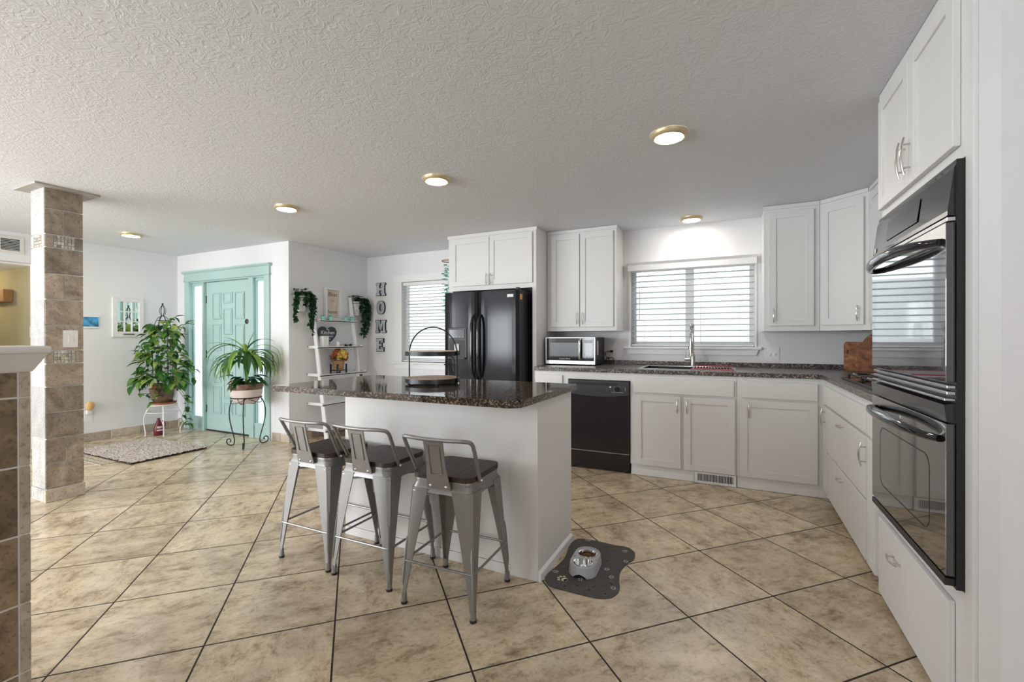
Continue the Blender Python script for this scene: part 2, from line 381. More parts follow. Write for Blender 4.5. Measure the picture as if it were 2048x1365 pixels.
# ------------------------------------------------------------------ mesh helpers
class B:
    """collects shapes into one mesh"""
    def __init__(s): s.bm = bmesh.new()
    def _new(s, n0): return list(s.bm.verts)[n0:]
    def box(s, x0, x1, y0, y1, z0, z1, bev=0, seg=2, M=None):
        if x0 > x1: x0, x1 = x1, x0
        if y0 > y1: y0, y1 = y1, y0
        if z0 > z1: z0, z1 = z1, z0
        vs = [s.bm.verts.new(p) for p in ((x0,y0,z0),(x1,y0,z0),(x1,y1,z0),(x0,y1,z0),(x0,y0,z1),(x1,y0,z1),(x1,y1,z1),(x0,y1,z1))]
        fs = [s.bm.faces.new([vs[i] for i in f]) for f in ((3,2,1,0),(4,5,6,7),(0,1,5,4),(1,2,6,5),(2,3,7,6),(3,0,4,7))]
        allv = vs
        if bev:
            es = list({e for f in fs for e in f.edges})
            r = bmesh.ops.bevel(s.bm, geom=es, offset=bev, segments=seg, affect='EDGES', profile=.5)
            allv = list({v for f in r['faces'] for v in f.verts} | {v for v in vs if v.is_valid})
        if M is not None:
            for v in allv: v.co = M @ v.co
        return s
    def prism(s, pts, h0, h1, axis='z', M=None):
        """closed outline (2D) extruded along an axis: z:(x,y) y:(x,z) x:(y,z)"""
        def P(p, h):
            if axis == 'z': q = (p[0], p[1], h)
            elif axis == 'y': q = (p[0], h, p[1])
            else: q = (h, p[0], p[1])
            q = Vector(q)
            return M @ q if M is not None else q
        a = [s.bm.verts.new(P(p, h0)) for p in pts]; b = [s.bm.verts.new(P(p, h1)) for p in pts]
        n = len(pts)
        try:
            s.bm.faces.new(a[::-1]); s.bm.faces.new(b)
        except ValueError: pass
        for i in range(n): s.bm.faces.new((a[i], a[(i+1) % n], b[(i+1) % n], b[i]))
        return s
    def cyl(s, p0, p1, r0, r1=None, n=16, caps=True):
        r1 = r0 if r1 is None else r1
        p0, p1 = Vector(p0), Vector(p1); d = (p1-p0).normalized()
        u = d.orthogonal().normalized(); v = d.cross(u)
        A = [s.bm.verts.new(p0 + r0*(math.cos(t)*u + math.sin(t)*v)) for t in [2*PI*i/n for i in range(n)]]
        Bv = [s.bm.verts.new(p1 + r1*(math.cos(t)*u + math.sin(t)*v)) for t in [2*PI*i/n for i in range(n)]]
        for i in range(n): s.bm.faces.new((A[i], A[(i+1) % n], Bv[(i+1) % n], Bv[i]))
        if caps: s.bm.faces.new(A[::-1]); s.bm.faces.new(Bv)
        return s
    def lathe(s, prof, c=(0,0,0), n=32, sx=1, sy=1):
        """profile of (r, z) turned about the vertical through c"""
        rings = []
        for r, z in prof:
            if r < 1e-5: rings.append([s.bm.verts.new((c[0], c[1], c[2]+z))])
            else: rings.append([s.bm.verts.new((c[0]+sx*r*math.cos(2*PI*i/n), c[1]+sy*r*math.sin(2*PI*i/n), c[2]+z)) for i in range(n)])
        for a, b in zip(rings, rings[1:]):
            if len(a) == 1 and len(b) == 1: continue
            for i in range(n):
                j = (i+1) % n
                if len(a) == 1: s.bm.faces.new((a[0], b[j], b[i]))
                elif len(b) == 1: s.bm.faces.new((a[i], a[j], b[0]))
                else: s.bm.faces.new((a[i], a[j], b[j], b[i]))
        return s
    def tube(s, pts, r, n=8, closed=False):
        pts = [Vector(p) for p in pts]
        rs = r if isinstance(r, (list, tuple)) else [r]*len(pts)
        m = len(pts); rings = []; u = None
        for i in range(m):
            if closed: d = pts[(i+1) % m] - pts[i-1]
            else: d = pts[min(i+1, m-1)] - pts[max(i-1, 0)]
            d.normalize()
            u = d.orthogonal().normalized() if u is None else (u - d*u.dot(d))
            if u.length < 1e-6: u = d.orthogonal()
            u.normalize(); v = d.cross(u)
            rings.append([s.bm.verts.new(pts[i] + rs[i]*(math.cos(2*PI*k/n)*u + math.sin(2*PI*k/n)*v)) for k in range(n)])
        rng = range(m) if closed else range(m-1)
        for i in rng:
            a, b = rings[i], rings[(i+1) % m]
            for k in range(n): s.bm.faces.new((a[k], a[(k+1) % n], b[(k+1) % n], b[k]))
        if not closed: s.bm.faces.new(rings[0][::-1]); s.bm.faces.new(rings[-1])
        return s
    def loft(s, rings, caps=True, closed=True):
        """rings of equal point count joined in turn"""
        R = [[s.bm.verts.new(p) for p in r] for r in rings]
        n = len(R[0])
        for a, b in zip(R, R[1:]):
            for i in range(n if closed else n-1): s.bm.faces.new((a[i], a[(i+1) % n], b[(i+1) % n], b[i]))
        if caps: s.bm.faces.new(R[0][::-1]); s.bm.faces.new(R[-1])
        return s
    def ball(s, c, r, n=10, squash=(1,1,1)):
        prof = [(r*math.sin(PI*i/n), -r*math.cos(PI*i/n)*squash[2]) for i in range(n+1)]
        prof[0] = (0, prof[0][1]); prof[-1] = (0, prof[-1][1])
        return s.lathe(prof, c, max(8, n+4), squash[0], squash[1])
    def leaf(s, p, d, up, L, W, bend=.35, kind='heart'):
        """one folded leaf from p along d"""
        p, d, up = Vector(p), Vector(d).normalized(), Vector(up)
        side = d.cross(up)
        if side.length < 1e-4: side = d.orthogonal()
        side.normalize(); nrm = side.cross(d).normalized()
        prof = {'heart': [(0,.0),(.12,.75),(.35,1),(.65,.72),(1,.0)], 'ivy': [(0,.1),(.15,.95),(.4,.55),(.6,.62),(1,0)],
                'strap': [(0,.35),(.2,.8),(.5,1),(.8,.7),(1,.0)]}[kind]
        rows = []
        for t, wd in prof:
            ctr = p + d*L*t - nrm*bend*L*t*t
            w_ = W*wd*.5
            fold = nrm*w_*.35
            rows.append((s.bm.verts.new(ctr - side*w_ + fold), s.bm.verts.new(ctr), s.bm.verts.new(ctr + side*w_ + fold)))
        for a, b in zip(rows, rows[1:]):
            s.bm.faces.new((a[0], a[1], b[1], b[0])); s.bm.faces.new((a[1], a[2], b[2], b[1]))
        return s
    def build(s, name, mat, parent=None, smooth=False, xf=None):
        bm = s.bm
        bmesh.ops.remove_doubles(bm, verts=bm.verts, dist=1e-6) if not smooth is None and False else None
        if xf is not None: bmesh.ops.transform(bm, matrix=xf, verts=bm.verts)
        base = Vector(BASE.get(parent.name, (0, 0, 0))) if parent else None
        if parent is None:
            # origin of a single-mesh thing: centre of its footprint
            xs = [v.co.x for v in bm.verts]; ys = [v.co.y for v in bm.verts]; zs = [v.co.z for v in bm.verts]
            base = Vector(((min(xs)+max(xs))/2, (min(ys)+max(ys))/2, min(zs))) if name not in KEEP else Vector((0, 0, 0))
        bmesh.ops.translate(bm, vec=-base, verts=bm.verts)
        bmesh.ops.recalc_face_normals(bm, faces=bm.faces)
        me = bpy.data.meshes.new(name)
        bm.to_mesh(me); bm.free()
        me.materials.append(MATS[mat])
        if smooth:
            for p in me.polygons: p.use_smooth = True
            try: me.set_sharp_from_angle(angle=math.radians(38))
            except Exception: pass
        o = bpy.data.objects.new(name, me); COL.objects.link(o)
        if parent: o.parent = parent; BASE[o.name] = BASE.get(parent.name, (0, 0, 0))
        else: o.location = base
        return o
BASE = {}
KEEP = {'floor', 'ceiling'}
def thing(name, label, cat, loc=(0,0,0), rz=0, group=None, local=False):
    o = bpy.data.objects.new(name, None); COL.objects.link(o)
    o.empty_display_size = .05
    o.location = loc; o.rotation_euler = (0, 0, rz)
    BASE[o.name] = (0, 0, 0) if (local or rz) else tuple(loc)
    tag(o, label, cat, group)
    return o
def tag(o, label, cat, group=None):
    o['label'] = label; o['category'] = cat
    if group: o['group'] = group
    return o
def struct(o):
    o['kind'] = 'structure'; return o
def empty_struct(name, loc=(0,0,0)):
    o = bpy.data.objects.new(name, None); COL.objects.link(o); o.location = loc; BASE[o.name] = tuple(loc)
    o.empty_display_size = .05
    return struct(o)
def copy_tree(o, loc, rz=None, label=None, group=None):
    r = o.copy(); COL.objects.link(r); r.location = loc
    if rz is not None: r.rotation_euler = (0, 0, rz)
    if label: r['label'] = label
    if group: r['group'] = group
    for ch in list(o.children):
        c = ch.copy(); COL.objects.link(c); c.parent = r
        for g in list(ch.children):
            d = g.copy(); COL.objects.link(d); d.parent = c
    return r
def text_obj(body, size, name, mat, parent, M, extrude=.0008, align='CENTER', shear=0, bold=0):
    cu = bpy.data.curves.new('lettering_curve', 'FONT'); cu.body = body; cu.size = size; cu.extrude = extrude
    cu.align_x = align; cu.align_y = 'CENTER'; cu.shear = shear; cu.offset = bold; cu.resolution_u = 2
    t = bpy.data.objects.new('lettering_tmp', cu); COL.objects.link(t)
    dg = bpy.context.evaluated_depsgraph_get(); dg.update()
    me = bpy.data.meshes.new_from_object(t.evaluated_get(dg))
    bpy.data.objects.remove(t); bpy.data.curves.remove(cu)
    base = Vector(BASE.get(parent.name, (0, 0, 0)))
    me.transform(Matrix.Translation(-base) @ M)
    me.name = name; me.materials.clear(); me.materials.append(MATS[mat])
    o = bpy.data.objects.new(name, me); COL.objects.link(o); o.parent = parent; BASE[o.name] = BASE.get(parent.name, (0,0,0))
    return o
def arc(c, r, a0, a1, n, plane='xz'):
    out = []
    for i in range(n+1):
        t = a0 + (a1-a0)*i/n
        a, b = r*math.cos(t), r*math.sin(t)
        if plane == 'xz': out.append((c[0]+a, c[1], c[2]+b))
        elif plane == 'yz': out.append((c[0], c[1]+a, c[2]+b))
        else: out.append((c[0]+a, c[1]+b, c[2]))
    return out
def rrect(x0, x1, y0, y1, r, n=6):
    pts = []
    for cx, cy, a in ((x1-r, y0+r, -PI/2), (x1-r, y1-r, 0), (x0+r, y1-r, PI/2), (x0+r, y0+r, PI)):
        for i in range(n+1):
            t = a + PI/2*i/n
            pts.append((cx + r*math.cos(t), cy + r*math.sin(t)))
    return pts
def smooth_path(pts, n=6):
    """Catmull-Rom through points"""
    P = [Vector(p) for p in pts]; out = []
    for i in range(len(P)-1):
        a = P[max(i-1, 0)]; b = P[i]; c = P[i+1]; d = P[min(i+2, len(P)-1)]
        for k in range(n):
            t = k/n
            out.append(.5*((2*b) + (c-a)*t + (2*a-5*b+4*c-d)*t*t + (3*b-a-3*c+d)*t**3))
    out.append(P[-1]); return out

C = 2.44            # ceiling height
YB = 5.06           # kitchen back wall
XR = 1.31           # kitchen right wall
XL = -7.13          # entry left wall
YD = 3.75           # front-door wall
XA = -4.81          # short wall that carries the ladder shelf
# ================================================================== SETTING
LSH = [(-10.5, -3.7), (3.2, -3.7), (3.2, YB+.15), (XA-.15, YB+.15), (XA-.15, YD+.15), (-10.5, YD+.15)]
o = B().prism(LSH, -.06, 0).build('floor', 'floor_tile'); struct(o)
o = B().prism(LSH, C, C+.06).build('ceiling', 'ceiling_paint'); struct(o)
def wall_y(name, x0, x1, y0, y1, holes=(), mat='wall_paint', z1=C):
    """wall between y0 and y1 running in x, with rectangular holes (x0,x1,z0,z1)"""
    b = B(); xs = x0
    for hx0, hx1, hz0, hz1 in sorted(holes):
        b.box(xs, hx0, y0, y1, 0, z1)
        if hz0 > 0: b.box(hx0, hx1, y0, y1, 0, hz0)
        if hz1 < z1: b.box(hx0, hx1, y0, y1, hz1, z1)
        xs = hx1
    b.box(xs, x1, y0, y1, 0, z1)
    return struct(b.build(name, mat))
W1 = (-1.0, .205, 1.165, 2.035)      # kitchen window hole
W2 = (-4.165, -3.42, .93, 2.045)     # window beside the HOME letters
wall_y('wall_back', XA-.15, XR, YB, YB+.15, [W2, W1])
DH = (-6.86, -5.20, 0, 2.06)
wall_y('wall_entry', XL, XA-.15, YD, YD+.15, [DH])
struct(B().box(XA-.15, XA, YD, YB, 0, C).build('wall_shelf', 'wall_paint'))
# left wall with the hall opening
b = B(); b.box(XL-.12, XL, 2.274, YD+.15, 0, C); b.box(XL-.12, XL, 1.0, 2.274, 2.118, C); b.box(XL-.12, XL, -3.6, -2.5, 0, C); b.box(XL-.12, XL, -.1, 1.0, 0, C); b.box(XL-.12, XL, -2.5, -.1, 0, .8); b.box(XL-.12, XL, -2.5, -.1, 2.2, C)  # opening behind the camera is made up for the added left fill
struct(b.build('wall_left', 'wall_paint'))
struct(B().box(-10.4, XL-.12, 2.30, 2.4, 0, 2.12).build('wall_hall', 'hall_dim_paint'))
struct(B().box(-10.4, -10.3, .9, 2.3, 0, 2.12).build('wall_hall_end', 'hall_dim_paint'))
struct(B().box(-10.4, XL-.12, .9, 1.0, 0, 2.12).build('wall_hall_near', 'hall_dim_paint'))
struct(B().box(-10.4, XL-.12, 1.0, 2.3, 2.10, 2.14).build('ceiling_hall', 'wall_paint'))
struct(B().box(XR, XR+.12, 1.69, YB+.15, 0, C).build('wall_right', 'wall_paint'))
struct(B().box(.66, XR, 1.69, 1.815, 0, C).build('wall_right_end', 'wall_paint'))
wall_y('wall_behind', XL, 3.1, -3.6, -3.5, [(-6.7, -5.0, .7, 2.0), (-3.9, -2.5, .5, 2.1)])  # second opening is made up for the added front fill
b = B(); b.box(3.0, 3.1, -3.5, -2.95, 0, C); b.box(3.0, 3.1, -1.65, 1.7, 0, C); b.box(3.0, 3.1, -2.95, -1.65, 0, .85); b.box(3.0, 3.1, -2.95, -1.65, 2.15, C)  # opening is made up for the added fill on the half wall
struct(b.build('wall_dining', 'wall_paint'))
struct(B().box(XR+.12, 3.1, 1.69, 1.79, 0, C).build('wall_dining_side', 'wall_paint'))
# tile baseboards of the entry
def tile_base(name, pieces):
    b = B()
    for p in pieces: b.box(*p, bev=.003, seg=1)
    return struct(b.build(name, 'base_tile'))
ps = []; y = 2.30
while y < YD-.01:
    y1 = min(y+.33, YD-.005); ps.append((XL, XL+.014, y+.002, y1-.002, 0, .10)); y = y1
tile_base('baseboard_left', ps)
tile_base('baseboard_entry', [(-7.11, -6.99, YD-.014, YD, 0, .10), (-5.11, -4.95, YD-.014, YD, 0, .10), (-4.948, XA+.014, YD-.014, YD, 0, .10)])
ps = []; y = YD
while y < YB-.01:
    y1 = min(y+.33, YB-.005); ps.append((XA, XA+.014, y+.002, y1-.002, 0, .10)); y = y1
tile_base('baseboard_shelf', ps)
# outside: ground and the neighbour's sided wall
struct(B().box(-18, 8, YB+.2, 14, -.3, -.1).build('ground_outside', 'ground_grey'))
struct(B().box(-18, XA-.2, YD+.2, YB+.2, -.3, -.02).build('porch_outside', 'siding'))
b = B(); b.box(-9, 5, 8.0, 8.1, -.3, 2.08)
struct(b.build('wall_outside', 'siding'))

# ================================================================== KITCHEN CABINETS
def plane(o, t, n):
    t = Vector(t).normalized(); n = Vector(n).normalized()
    M = Matrix.Identity(4)
    for i in range(3): M[i][0] = t[i]; M[i][1] = n[i]; M[i][2] = (0, 0, 1)[i]; M[i][3] = o[i]
    return M
def shaker(M, u0, u1, z0, z1, parent, name='door', hu=None, hz=None, hlen=.125, vert=True, slab=False, th=.02, fr=.057, d0=.001):
    b = B()
    if slab:
        b.box(u0, u1, d0, d0+th, z0, z1, bev=.003, M=M)
    else:
        b.box(u0, u0+fr, d0, d0+th, z0, z1, bev=.0015, seg=1, M=M); b.box(u1-fr, u1, d0, d0+th, z0, z1, bev=.0015, seg=1, M=M)
        b.box(u0+fr, u1-fr, d0, d0+th, z0, z0+fr, bev=.0015, seg=1, M=M); b.box(u0+fr, u1-fr, d0, d0+th, z1-fr, z1, bev=.0015, seg=1, M=M)
        b.box(u0+fr-.002, u1-fr+.002, d0, d0+th-.010, z0+fr-.002, z1-fr+.002, M=M)
    dr = b.build(name, 'cabinet_white', parent)
    if hu is not None: bow_handle(M, hu, hz, hlen, vert, d0+th, dr)
    return dr
def bow_handle(M, u, z, L, vert, d, parent):
    b = B(); pts = []
    for i in range(13):
        t = -1 + 2*i/12
        bow = .030 - .010*t*t
        s = t*L/2
        pts.append(M @ Vector((u, d+bow, z+s) if vert else (u+s, d+bow, z)))
    b.tube(pts, [.0035+.002*(1-abs(-1+2*i/12)) for i in range(13)], 8)
    for sg in (-.62, .62):
        s = sg*L/2
        p = (u, d, z+s) if vert else (u+s, d, z)
        q = (u, d+.028, z+s) if vert else (u+s, d+.028, z)
        b.cyl(M @ Vector(p), M @ Vector(q), .0038, n=8)
    return b.build('handle', 'nickel', parent, smooth=True)

# --- tall surround and cupboard over the refrigerator
yf = 4.42
t = thing('fridge_cabinet', 'white two-door cupboard above the black refrigerator, with side panel to the floor', 'cabinet', (-2.405, 4.74, 0))
b = B(); b.box(-2.953, -1.857, yf, YB-.002, 1.80, C-.002)
b.build('body', 'cabinet_white', t)
B().box(-2.95, -2.915, yf+.02, YB-.002, 0, 1.80).build('side_panel', 'cabinet_white', t)
B().box(-1.90, -1.857, yf, YB-.002, 0, 1.80).build('side_panel', 'cabinet_white', t)
B().prism([(-2.963, C-.04), (-1.847, C-.04), (-1.842, C-.003), (-2.968, C-.003)], yf-.012, yf, 'y').build('top_moulding', 'cabinet_white', t)
M = plane((0, yf, 0), (1, 0, 0), (0, -1, 0))
shaker(M, -2.905, -2.414, 1.85, 2.385, t, hu=-2.437, hz=1.915)
shaker(M, -2.408, -1.895, 1.85, 2.385, t, hu=-2.383, hz=1.915)

# --- wall cupboard over the microwave
yu = 4.735
t = thing('wall_cabinet', 'white two-door wall cupboard hung above the microwave', 'cabinet', (-1.468, 4.9, 1.335))
B().box(-1.853, -1.081, yu, YB-.002, 1.335, C-.002).build('body', 'cabinet_white', t)
B().prism([(-1.855, C-.035), (-1.075, C-.035), (-1.07, C-.003), (-1.855, C-.003)], yu-.012, yu, 'y').build('top_moulding', 'cabinet_white', t)
M = plane((0, yu, 0), (1, 0, 0), (0, -1, 0))
shaker(M, -1.80, -1.478, 1.378, 2.385, t, hu=-1.503, hz=1.468)
shaker(M, -1.468, -1.112, 1.378, 2.385, t, hu=-1.438, hz=1.468)

# --- wall cupboards right of the window: straight, corner, side wall
ZU = 1.318
t = thing('wall_cabinet', 'white single-door wall cupboard just right of the sink window', 'cabinet', (.47, 4.87, ZU), group=None)
yr = 4.675
B().box(.262, .683, yr, YB-.002, ZU, C-.002).build('body', 'cabinet_white', t)
B().prism([(.258, C-.035), (.683, C-.035), (.683, C-.003), (.254, C-.003)], yr-.012, yr, 'y').build('top_moulding', 'cabinet_white', t)
M = plane((0, yr, 0), (1, 0, 0), (0, -1, 0))
shaker(M, .300, .640, 1.365, 2.375, t, hu=.335, hz=1.455)
t = thing('corner_wall_cabinet', 'white diagonal corner wall cupboard above the wooden boards', 'cabinet', (1.0, 4.75, ZU))
p0 = Vector((.686, yr, 0)); p1 = Vector((.978, 4.42, 0))
B().prism([(p0.x, p0.y), (p1.x, p1.y), (XR-.002, p1.y), (XR-.002, YB-.002), (p0.x, YB-.002)], ZU, C-.002).build('body', 'cabinet_white', t)
td = (p1-p0); Ld = td.length; td.normalize(); nd = Vector((-td.y, td.x, 0)); nd = -nd if nd.y > 0 else nd
M = plane(p0, td, nd)
b = B(); b.box(.01, Ld-.01, 0, .012, C-.035, C-.003, M=M); b.build('top_moulding', 'cabinet_white', t)
shaker(M, .022, Ld-.038, 1.365, 2.375, t, hu=Ld-.072, hz=1.455)
t = thing('wall_cabinet', 'white wall cupboard over the cooktop, half hidden by the tall oven cabinet', 'cabinet', (1.14, 3.6, ZU))
xr = .98
B().box(xr, XR-.002, 2.776, 4.416, ZU, C-.002).build('body', 'cabinet_white', t)
B().box(xr-.012, xr, 2.776, 4.41, C-.035, C-.003).build('top_moulding', 'cabinet_white', t)
M = plane((xr, 0, 0), (0, 1, 0), (-1, 0, 0))
shaker(M, 4.02, 4.38, 1.365, 2.375, t, hu=4.055, hz=1.455)
shaker(M, 3.60, 4.00, 1.365, 2.375, t)
shaker(M, 2.80, 3.58, 1.365, 2.375, t)

# --- base cupboards on the sink wall
FY, ZT, ZB = 4.245, .970, .934          # cabinet face, worktop top, worktop underside
M = plane((0, FY, 0), (1, 0, 0), (0, -1, 0))
t = thing('base_cabinet', 'white filler base unit with drawer front, left of the dishwasher', 'cabinet', (-1.63, 4.6, 0))
B().box(-1.80, -1.445, FY, YB-.002, .10, ZB-.001).build('body', 'cabinet_white', t)
B().box(-1.80, -1.445, FY+.015, FY+.04, 0, .10).build('toe_board', 'cabinet_white', t)
shaker(M, -1.775, -1.50, .73, .895, t, name='drawer', slab=True)
shaker(M, -1.775, -1.50, .13, .70, t)
struct(B().box(-1.445, -.842, FY, FY+.03, .862, ZB-.001).build('trim_1', 'cabinet_white'))
t = thing('sink_cabinet', 'white two-door base cupboard under the sink', 'cabinet', (-.39, 4.6, 0))
b = B(); b.box(-.842, .036, FY, YB-.002, .10, .765); b.box(-.842, .036, FY, FY+.02, .765, ZB-.001); b.build('body', 'cabinet_white', t)
b = B(); b.box(-.838, -.295, FY+.010, FY+.04, 0, .10); b.build('toe_board', 'trim_white', t)
B().box(-.836, -.297, FY+.002, FY+.010, .002, .055, bev=.002, seg=1).build('base_strip', 'trim_white', t)
shaker(M, -.805, .018, .762, .895, t, name='drawer', slab=True)
shaker(M, -.798, -.404, .105, .742, t, hu=-.430, hz=.66)
shaker(M, -.378, .026, .105, .742, t, hu=-.352, hz=.66)
t = thing('base_cabinet', 'white single-door base cupboard in the corner, right of the sink cupboard', 'cabinet', (.36, 4.6, 0))
B().box(.038, .672, FY, YB-.002, .10, ZB-.001).build('body', 'cabinet_white', t)
B().box(.038, .70, FY+.010, FY+.04, 0, .10).build('toe_board', 'trim_white', t)
B().box(.040, .70, FY+.002, FY+.010, .002, .055, bev=.002, seg=1).build('base_strip', 'trim_white', t)
shaker(M, .075, .606, .762, .895, t, name='drawer', slab=True)
shaker(M, .062, .606, .105, .742, t, hu=.128, hz=.66)
# floor register set in the toe board
t = thing('floor_register', 'white slotted heating register in the toe board under the sink cupboard', 'vent', (-.13, FY, .05))
b = B(); b.box(-.292, .034, FY-.014, FY+.008, .004, .022); b.box(-.292, .034, FY-.014, FY+.008, .086, .100)
b.box(-.292, -.270, FY-.014, FY+.008, .022, .086); b.box(.012, .034, FY-.014, FY+.008, .022, .086)
b.build('frame', 'trim_white', t)
B().box(-.27, .012, FY+.002, FY+.008, .022, .086).build('opening', 'slot_dark', t)
b = B()
for i in range(24):
    x = -.270 + .282*(i+.5)/24
    b.box(x-.0022, x+.0022, FY-.012, FY+.001, .021, .087)
b.build('louvre', 'trim_white', t)

# --- base drawers on the right wall
FX = .655
M = plane((FX, 0, 0), (0, 1, 0), (-1, 0, 0))
t = thing('base_cabinet', 'white base unit with narrow doors and two deep drawers under the cooktop', 'cabinet', (.98, 3.5, 0))
B().box(FX, XR-.002, 2.776, FY-.002, .07, ZB-.001).build('body', 'cabinet_white', t)
B().box(FX+.06, FX+.09, 2.776, FY-.002, 0, .07).build('toe_board', 'trim_white', t)
shaker(M, 2.965, 4.19, .755, .89, t, name='drawer', slab=True)
shaker(M, 2.79, 2.935, .755, .89, t, name='drawer', slab=True)
shaker(M, 4.045, 4.20, .09, .735, t, hu=4.10, hz=.66, fr=.04)
shaker(M, 2.965, 4.025, .410, .735, t, name='drawer', slab=True, hu=3.525, hz=.69, vert=False)
shaker(M, 2.965, 4.025, .085, .400, t, name='drawer', slab=True, hu=3.525, hz=.345, vert=False)
shaker(M, 2.79, 2.935, .085, .735, t, hu=2.985-.03, hz=.645, fr=.04)

# --- tall oven cabinet
TX = .66
t = thing('oven_cabinet', 'tall white cupboard holding the black double oven by the right wall', 'cabinet', (.98, 2.3, 0))
b = B()
b.box(TX, XR-.002, 2.745, 2.772, .03, C-.002)       # far side
b.box(TX, XR-.002, 1.82, 1.90, .03, C-.002)         # near side
b.box(TX, XR-.002, 1.90, 2.745, 1.83, C-.002); b.box(TX, XR-.002, 1.90, 2.745, .03, .455)
b.build('body', 'cabinet_white', t)
B().box(TX+.06, TX+.085, 1.82, 2.772, 0, .03).build('toe_board', 'cabinet_white', t)
B().box(TX-.006, TX+.02, 1.822, 1.838, .03, C-.003).build('edge_bead', 'trim_white', t)
B().box(TX-.012, TX, 1.84, 2.772, C-.03, C-.003).build('top_moulding', 'cabinet_white', t)
M = plane((TX, 0, 0), (0, 1, 0), (-1, 0, 0))
shaker(M, 1.930, 2.338, 1.875, 2.395, t, hu=2.372-.06, hz=1.985, hlen=.15)
shaker(M, 2.346, 2.755, 1.875, 2.395, t, hu=2.372, hz=1.985, hlen=.15)
shaker(M, 1.965, 2.745, .035, .395, t, name='drawer', slab=True, hu=2.47, hz=.300, vert=False)

# --- worktop of the kitchen run (with splashback and sink cut-out)
SX0, SX1, SY0, SY1 = -.79, .03, 4.33, 4.86
b = B()
CE = FY-.022
b.box(-1.80, SX0+.02, CE, 4.44, ZB, ZT, bev=.003, seg=1); b.box(-1.853, SX0+.02, 4.44, YB-.002, ZB, ZT)
b.box(SX0+.02, SX1-.02, CE, SY0+.02, ZB, ZT, bev=.003, seg=1); b.box(SX0+.02, SX1-.02, SY1-.02, YB-.002, ZB, ZT)
b.box(SX1-.02, XR-.002, CE, YB-.002, ZB, ZT, bev=.003, seg=1)
b.box(FX-.022, XR-.002, 2.776, CE+.004, ZB, ZT, bev=.003, seg=1)
wt = b.build('worktop', 'counter_laminate')
tag(wt, 'dark speckled laminate worktop running along the sink wall and round the corner', 'countertop')
b = B(); b.box(-1.853, XR-.024, YB-.022, YB-.002, ZT, 1.012, bev=.002, seg=1); b.box(XR-.022, XR-.002, 2.776, YB-.022, ZT, 1.012, bev=.002, seg=1)
sp = tag(b.build('splashback', 'counter_laminate'), 'low dark speckled upstand along the wall behind the worktop', 'splashback')

# --- sink
t = thing('sink', 'black drop-in sink with pale rim below the window', 'sink', ((SX0+SX1)/2, (SY0+SY1)/2, ZT))
b = B()
b.box(SX0, SX1, SY0, SY0+.03, ZT, ZT+.007, bev=.002, seg=1); b.box(SX0, SX1, SY1-.05, SY1, ZT, ZT+.007, bev=.002, seg=1)
b.box(SX0, SX0+.03, SY0+.03, SY1-.05, ZT, ZT+.007, bev=.002, seg=1); b.box(SX1-.03, SX1, SY0+.03, SY1-.05, ZT, ZT+.007, bev=.002, seg=1)
b.build('rim', 'steel', t)
b = B(); x0, x1, y0, y1 = SX0+.03, SX1-.03, SY0+.03, SY1-.05
zb = ZT-.19
b.box(x0, x1, y0, y1, zb-.01, zb); b.box(x0-.008, x0, y0-.008, y1+.008, zb, ZT); b.box(x1, x1+.008, y0-.008, y1+.008, zb, ZT)
b.box(x0, x1, y0-.008, y0, zb, ZT); b.box(x0, x1, y1, y1+.008, zb, ZT); b.box(-.40, -.385, y0, y1, zb, ZT-.03)
b.build('basin', 'black_plastic', t)
B().cyl((-.2, 4.58, zb), (-.2, 4.58, zb+.004), .045, n=24).build('drain', 'steel', t)

# --- spring faucet
fx, fy = -.352, 4.90
t = thing('faucet', 'tall brushed spring-neck kitchen faucet behind the sink', 'faucet', (fx, fy, ZT))
b = B(); b.lathe([(0, 0), (.030, 0), (.030, .008), (.024, .012), (.022, .11), (.018, .125), (0, .125)], (fx, fy, ZT))
b.build('base', 'nickel', t, smooth=True)
zt = ZT
path = [(fx, fy, zt+.12), (fx, fy, zt+.30)] + arc((fx, fy-.085, zt+.33), .085, 0, PI*.96, 14, 'yz')[1:] + [(fx-.004, fy-.178, zt+.25)]
B().tube(smooth_path(path, 3), .009, 10).build('neck', 'nickel', t, smooth=True)
sp_ = smooth_path(path, 5); cum = [0]
for p, q in zip(sp_, sp_[1:]): cum.append(cum[-1] + (q-p).length)
tot = cum[-1]; coil = []; turns = 34; K = turns*10
for i in range(K+1):
    d = tot*.94*i/K
    j = max(k for k in range(len(cum)) if cum[k] <= d); j = min(j, len(sp_)-2)
    f = (d-cum[j])/(cum[j+1]-cum[j]); p = sp_[j].lerp(sp_[j+1], f); tg = (sp_[j+1]-sp_[j]).normalized()
    u = Vector((1, 0, 0)); v = tg.cross(u); a = 2*PI*turns*i/K
    coil.append(p + .0150*(math.cos(a)*u + math.sin(a)*v))
B().tube(coil, .0034, 5).build('spring', 'chrome', t, smooth=True)
b = B(); b.cyl((fx-.004, fy-.178, zt+.25), (fx-.004, fy-.182, zt+.14), .019, .016, 16); b.cyl((fx-.004, fy-.182, zt+.14), (fx-.004, fy-.183, zt+.11), .016, .024, 16)
b.build('spray_head', 'nickel', t, smooth=True)
b = B(); b.cyl((fx, fy, zt+.19), (fx, fy-.165, zt+.19), .005, n=8); b.lathe([(.017, -.012), (.026, -.012), (.026, .012), (.017, .012), (.017, -.012)], (fx-.004, fy-.18, zt+.19), 20)
b.build('holder_arm', 'nickel', t, smooth=True)
b = B(); b.cyl((fx, fy, zt+.070), (fx-.075, fy-.01, zt+.070), .014, n=14); b.cyl((fx-.066, fy-.01, zt+.075), (fx-.070, fy-.014, zt+.165), .0055, .0045, 10)
b.build('lever', 'nickel', t, smooth=True)

